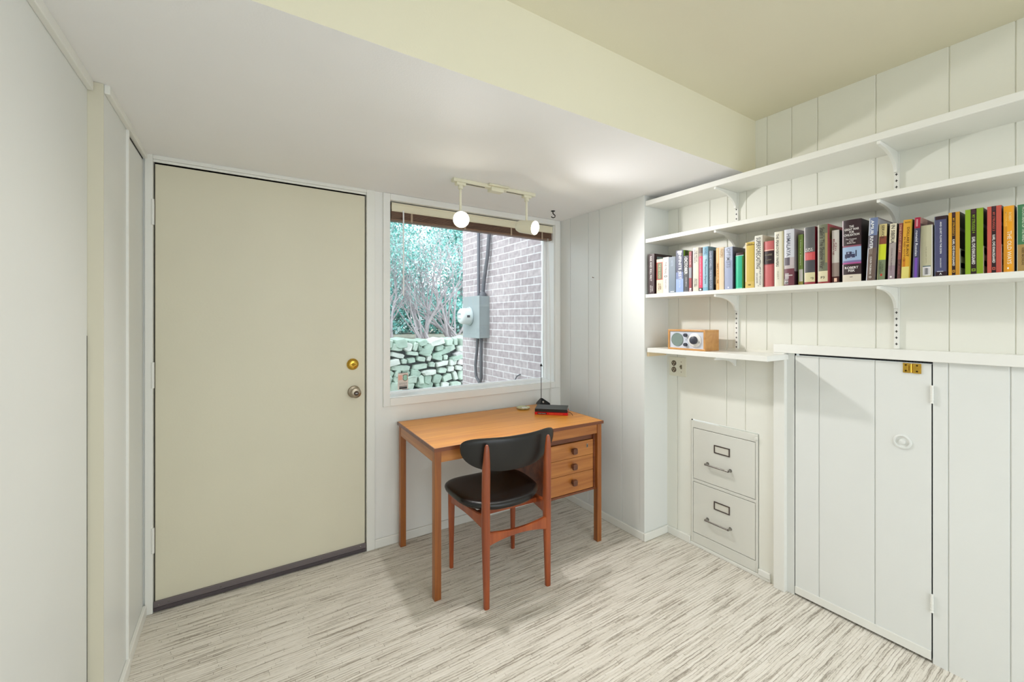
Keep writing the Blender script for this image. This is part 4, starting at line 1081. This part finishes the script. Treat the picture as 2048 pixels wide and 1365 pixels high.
book(2007, 2028.6, 413.5, (228, 156, 26), 'amber-yellow paperback with large pale vertical title, second from the right edge', [(0, .35, 0, .7, (208, 140, 30)), (.85, 1, 0, 1, (210, 150, 60)), (.36, .5, .045, .07, (244, 240, 226))],
     [('THE OLD WAYS', .56, .37, .50, .40, (240, 226, 200), 'v'), ('ROBERT', .62, .83, .14, .25, (240, 210, 140), 'v'), ('MACFARLANE', .26, .80, .22, .2, (238, 190, 90), 'v')], (40, 30, 60), [(0, 1, 0, .5, (30, 50, 110))], depth=.135, X=2.034, hard=False)
book(2034, 2058, 410.5, (68, 122, 84), 'green and tan paperback, last one at the right edge of the row', [(0, 1, 0, .40, (166, 138, 84)), (0, .05, 0, 1, (210, 214, 200))],
     [('MOUNTAINS OF THE MIND', .55, .70, .52, .24, (196, 214, 190), 'v'), ('ROBERT MACFARLANE', .5, .22, .26, .20, (90, 66, 30), 'v')], (50, 80, 60), depth=.135, X=2.034, hard=False)

# ================================================================== OUTSIDE
m = MB(); m.box(2.14, 2.36, 2.601, 4.38, -0.3, 4.2)
struct(m.build('wall_outside', M_BRICK))
m = MB(); m.box(-3, 2.139, 2.601, 5.10, -0.35, -0.02); m.box(2.361, 7, 4.381, 5.10, -0.35, -0.02); m.box(-3, 7, 5.52, 12, -0.35, 1.03); m.box(2.139, 2.361, 4.381, 5.10, -0.35, -0.02)
struct(m.build('ground', mat('garden_soil', S(150, 146, 132), 0.95, bump=0.8, bscale=30, var=0.25, vscale=8)))

M_METER = mat('grey_green_enamel', S(148, 158, 160), 0.45, metal=0.1, bump=0.05)
M_CABLE = mat('weathered_cable', S(92, 94, 100), 0.6)
mt = thing('electric_meter', 'grey electric meter box with a round glass meter on the outside brick wall', 'meter', (2.14, 3.938, 1.13))
m = MB(); m.box(-0.118, -0.0005, -0.183, 0.183, 0, 0.430); m.box(-0.121, -0.118, -0.186, 0.186, -0.003, 0.433)
m.build('housing', M_METER, mt, bevel=0.003)
MX = frame((0, -1, 0), (0, 0, 1), (-1, 0, 0), (-0.121, 0.03, 0.225))
m = MB(); m.lathe([(0.100, 0), (0.100, 0.012), (0.092, 0.016)], MX, 40); m.build('meter_ring', mat('ring_metal', S(176, 186, 188), 0.35, metal=0.5), mt, smooth=True)
m = MB(); m.lathe([(0.086, 0.016), (0.084, 0.085), (0.078, 0.105), (0.060, 0.118), (0.001, 0.122)], MX, 40)
gl = m.build('meter_glass', mat('meter_plastic', S(214, 222, 222), 0.15, coat=0.5), mt, smooth=True)
m = MB(); k = MX.copy(); k.translation = MX @ Vector((0, 0, 0.1225)); m.box(-0.035, 0.035, 0.012, 0.032, 0, 0.001, mx=k); m.box(-0.030, 0.030, -0.030, -0.024, 0, 0.001, mx=k); m.build('meter_display', flat((0.55, 0.62, 0.62)), gl)
m = MB(); k = MX.copy(); k.translation = MX @ Vector((0.0865, 0.0, 0.055)); m.box(-0.004, 0.0, -0.014, 0.010, -0.016, 0.016, mx=k); m.build('rating_label', flat((0.3, 0.3, 0.32)), gl)
m = MB(); m.tube([(-0.035, -0.012, 0.43), (-0.035, -0.012, 2.6)], 0.017, 12)
m.build('conduit', mat('light_conduit', S(104, 106, 114), 0.5, metal=0.3), mt, smooth=True)
m = MB(); m.tube([(-0.045, -0.125, 0.43), (-0.045, -0.128, 0.47), (-0.045, -0.15, 0.60), (-0.035, -0.205, 0.85), (-0.03, -0.235, 1.10), (-0.03, -0.245, 1.4), (-0.03, -0.245, 2.6)], 0.019, 12)
m.lathe([(0.036, 0.43), (0.036, 0.455), (0.024, 0.475)], Matrix.Translation((-0.045, -0.125, 0)), 16)
m.build('service_cable', M_CABLE, mt, smooth=True)
m = MB()
m.tube([(-0.05, -0.02, 0), (-0.05, 0.0, -0.15), (-0.04, 0.05, -0.30), (-0.035, 0.045, -0.42), (-0.035, 0.0, -0.455)], 0.016, 10)
m.tube([(-0.05, -0.095, 0), (-0.05, -0.095, -0.2), (-0.04, -0.08, -0.42), (-0.035, -0.04, -0.475), (-0.035, 0.0, -0.455)], 0.017, 10)
m.build('lower_cable', M_CABLE, mt, smooth=True)
m = MB(); m.tube([(-0.02, 0.02, -0.46), (-0.02, 0.025, -1.12)], 0.006, 8); m.build('ground_wire', M_CABLE, mt, smooth=True)
m = MB(); m.tube([(2.135, 3.25, 0.62), (2.10, 3.24, 0.73), (2.11, 3.20, 0.80), (2.138, 3.18, 0.82)], 0.006, 8)
o = m.build('cable_stub', M_CABLE, smooth=True); tag(o, 'short curved cable stub sticking out low on the outside brick wall', 'cable')
m = MB(); m.tube([(2.133, 2.84, -0.02), (2.133, 2.84, 1.2), (2.130, 2.835, 1.9), (2.133, 2.83, 3.2)], 0.006, 8)  # thin dark tube added in place of the dark line beside the window frame
o = m.build('wall_dark_line', M_CABLE, smooth=True); tag(o, 'thin dark tube standing in for the dark line at the window frame edge', 'cable')

# dry stone wall
rng = random.Random(4)
stm = [mat('stone_%d' % i, c, 0.9, bump=0.7, bscale=35, var=0.18, vscale=9) for i, c in enumerate((S(170, 188, 176), S(190, 198, 191), S(152, 174, 161), S(202, 199, 199), S(182, 182, 182)))]
m = MB()
def stone(cx, cy, cz, w, d, h, rot, mi):
    n = rng.choice((5, 6, 7)); rings = []
    off = [rng.uniform(.86, 1.08) for _ in range(n)]
    for k, (yy, s) in enumerate(((-.5, .80), (-.42, .96), (.5, 1.0))):
        r = []
        for i in range(n):
            a = 2 * PI * i / n + .3
            ex = .42
            x = w / 2 * math.copysign(abs(math.cos(a)) ** ex, math.cos(a)) * off[i] * s
            z = h / 2 * math.copysign(abs(math.sin(a)) ** ex, math.sin(a)) * off[(i + 3) % n] * s
            r.append((cx + x * math.cos(rot) - z * math.sin(rot), cy + yy * d + rng.uniform(-.008, .008), cz + x * math.sin(rot) + z * math.cos(rot)))
        rings.append(r)
    m.rings(rings, mi=mi)
z = 0.0; row = 0
while z < 1.0:
    h = rng.uniform(.055, .11); x = -1.6 + rng.uniform(0, .1)
    while x < 5.0:
        w = rng.choice((.07, .12, .16, .2, .27)) * rng.uniform(.85, 1.15)
        hh = h * rng.uniform(.75, 1.3)
        greener = x < 2.35
        mi = rng.choice((0, 0, 1, 2, 2)) if greener else rng.choice((1, 3, 3, 4, 0))
        stone(x + w / 2, 5.30 + rng.uniform(-.025, .025), min(1.02, z + h / 2 + 0.02 * math.sin(x * 5 + row)), w * 1.0, .34, hh * 1.08, rng.uniform(-.28, .28) + .12 * math.sin(3 * x), mi)
        x += w
    z += h * 0.93; row += 1
m.box(-1.6, 5.0, 5.22, 5.48, -0.3, 0.97, 5)
o = m.build('stone_wall', stm + [mat('wall_crevice', S(74, 80, 82), 0.95)], bevel=0.003)
tag(o, 'dry stone garden retaining wall seen low through the window', 'stone wall')

# shrubs
M_BARK = mat('grey_bark', S(176, 170, 174), 0.9, bump=0.8, bscale=50, var=0.25, vscale=12)
LEAFC = [S(122, 190, 184), S(160, 214, 210), S(88, 160, 154), S(196, 228, 228), S(136, 198, 182)]
M_LEAF = [mat('leaf_%d' % i, c, 0.5, spec=0.3) for i, c in enumerate(LEAFC)]
def branchset(rng, mb, base, nst, h, spread, tips, lean=(0, 0)):
    def grow(p, d, L, r, lev):
        n = 5; pts = [p]; q = Vector(p); dd = Vector(d)
        for i in range(n):
            dd = (dd + Vector((rng.uniform(-.17, .17), rng.uniform(-.17, .17), rng.uniform(-.06, .12)))).normalized()
            q = q + dd * (L / n); pts.append(q.copy())
        mb.tube(pts, [r * (1 - .5 * i / n) for i in range(n + 1)], 5 if lev > 1 else 7)
        if lev >= 3:
            tips.append(q.copy()); tips.append(pts[3])
        if lev < 4:
            for k in range(rng.choice((2, 3, 3))):
                j = rng.randint(2, n)
                nd = (dd + Vector((rng.uniform(-.7, .7), rng.uniform(-.5, .5), rng.uniform(-.2, .45)))).normalized()
                grow(pts[j], nd, L * rng.uniform(.55, .8), r * .52, lev + 1)
    for s in range(nst):
        a = rng.uniform(0, 2 * PI); sp = rng.uniform(.2, 1) * spread
        d = Vector((math.cos(a) * sp + lean[0], math.sin(a) * sp * .6 + lean[1], 1)).normalized()
        grow(Vector((base[0] + rng.uniform(-.10, .10), base[1] + rng.uniform(-.08, .08), base[2])), d, h * rng.uniform(.30, .42), rng.uniform(.012, .028), 0)
def leaves(rng, mb, centres, n, rad, ln=.045):
    for i in range(n):
        c = rng.choice(centres)
        p = Vector(c) + Vector((rng.gauss(0, rad), rng.gauss(0, rad), rng.gauss(0, rad)))
        if p.z < 1.15:
            continue
        a = Vector((rng.uniform(-1, 1), rng.uniform(-1, 1), rng.uniform(-1, 1))).normalized()
        b = a.cross(Vector((rng.uniform(-1, 1), rng.uniform(-1, 1), rng.uniform(-1, 1)))).normalized()
        l = ln * rng.uniform(.7, 1.4); w = l * .32
        mb.add([p, p + a * l * .5 + b * w, p + a * l, p + a * l * .5 - b * w], [(0, 1, 2, 3)], rng.randint(0, 4))
SHR = [((1.22, 6.15), 6, 1.9, .8, (.05, 0), 'twiggy grey-stemmed shrub at the left edge of the window view'),
       ((1.78, 6.2), 7, 2.0, .9, (-.15, 0), 'twiggy shrub with crossing grey stems behind the stone wall, left of centre'),
       ((2.35, 6.15), 8, 2.2, .9, (-.30, 0), 'twiggy shrub with thick leaning stems behind the middle of the stone wall'),
       ((2.85, 6.25), 8, 2.2, .9, (-.38, 0), 'twiggy shrub leaning left from behind the corner of the brick wall')]
for i, (b, ns, h, sprd, ln_, lab) in enumerate(SHR):
    rg = random.Random(20 + i); tips = []
    s = thing('garden_shrub', lab, 'shrub', (b[0], b[1], 1.03), group='shrubs behind the stone wall')
    mb = MB(); branchset(rg, mb, (0, 0, 0.0), ns + 3, h, sprd, tips, ln_)
    mb.build('stems', M_BARK, s, smooth=True)
    mb = MB(); tp = [t for t in tips if t.z > .95] or tips
    k = 0
    for j in range(2600):
        c = rg.choice(tp); p = c + Vector((rg.gauss(0, .10), rg.gauss(0, .10), rg.gauss(0, .10)))
        a = Vector((rg.uniform(-1, 1), rg.uniform(-1, 1), rg.uniform(-1, 1))).normalized(); bb_ = a.cross(Vector((rg.uniform(-1, 1), rg.uniform(-1, 1), .3))).normalized()
        l = rg.uniform(.02, .045); w = l * .3
        mb.add([p, p + a * l * .5 + bb_ * w, p + a * l, p + a * l * .5 - bb_ * w], [(0, 1, 2, 3)], rg.randint(0, 4))
    mb.build('foliage', M_LEAF, s)
TRE = [((0.6, 8.2), 'dense blue-green evergreen beyond the shrubs, at the left of the window view'),
       ((2.3, 8.8), 'dense blue-green evergreen beyond the shrubs, in the middle of the window view'),
       ((4.0, 8.4), 'dense blue-green evergreen beyond the shrubs, beside the brick wall corner')]
for i, (b, lab) in enumerate(TRE):
    rg = random.Random(50 + i)
    s = thing('evergreen_tree', lab, 'tree', (b[0], b[1], 1.03), group='evergreens beyond the shrubs')
    mb = MB(); mb.tube([(0, 0, 0), (.05, 0, 1.5), (0, .05, 3.6)], [.09, .07, .03], 8)
    cs = []
    for k in range(60):
        a = rg.uniform(0, 2 * PI); zz = rg.uniform(-.1, 3.6); rr = (1.15 - zz * .18) * rg.uniform(.5, 1)
        e = Vector((math.cos(a) * rr, math.sin(a) * rr * .7, zz + .3))
        mb.tube([(0, 0, zz), e], [.02, .006], 5); cs.append(e); cs.append(e * .6 + Vector((0, 0, zz * .4)))
    for k in range(40):
        a = rg.uniform(0, 2 * PI); rr = rg.uniform(.2, 1.5)
        cs.append(Vector((math.cos(a) * rr, math.sin(a) * rr * .5, rg.uniform(.1, .8))))
    mb.build('trunk', M_BARK, s, smooth=True)
    mb = MB()
    for j in range(22000):
        c = rg.choice(cs); p = c + Vector((rg.gauss(0, .17), rg.gauss(0, .17), rg.gauss(0, .15)))
        a = Vector((rg.uniform(-1, 1), rg.uniform(-1, 1), rg.uniform(-1, 1))).normalized(); bb_ = a.cross(Vector((rg.uniform(-1, 1), rg.uniform(-1, 1), .3))).normalized()
        l = rg.uniform(.05, .10); w = l * .3
        mb.add([p, p + a * l * .5 + bb_ * w, p + a * l, p + a * l * .5 - bb_ * w], [(0, 1, 2, 3)], rg.randint(0, 4))
    mb.build('foliage', M_LEAF, s)

# made-up housing over the added fill light behind the camera
cf = MB(); cf.box(0.15, 1.65, -1.85, -0.65, H2 - 0.045, H2 - 0.001)
o = cf.build('fill_light_housing', mat('fill_housing_white', S(236, 234, 228), 0.4), bevel=0.004)
tag(o, 'flat white housing added for the fill light behind the viewpoint', 'ceiling lamp')
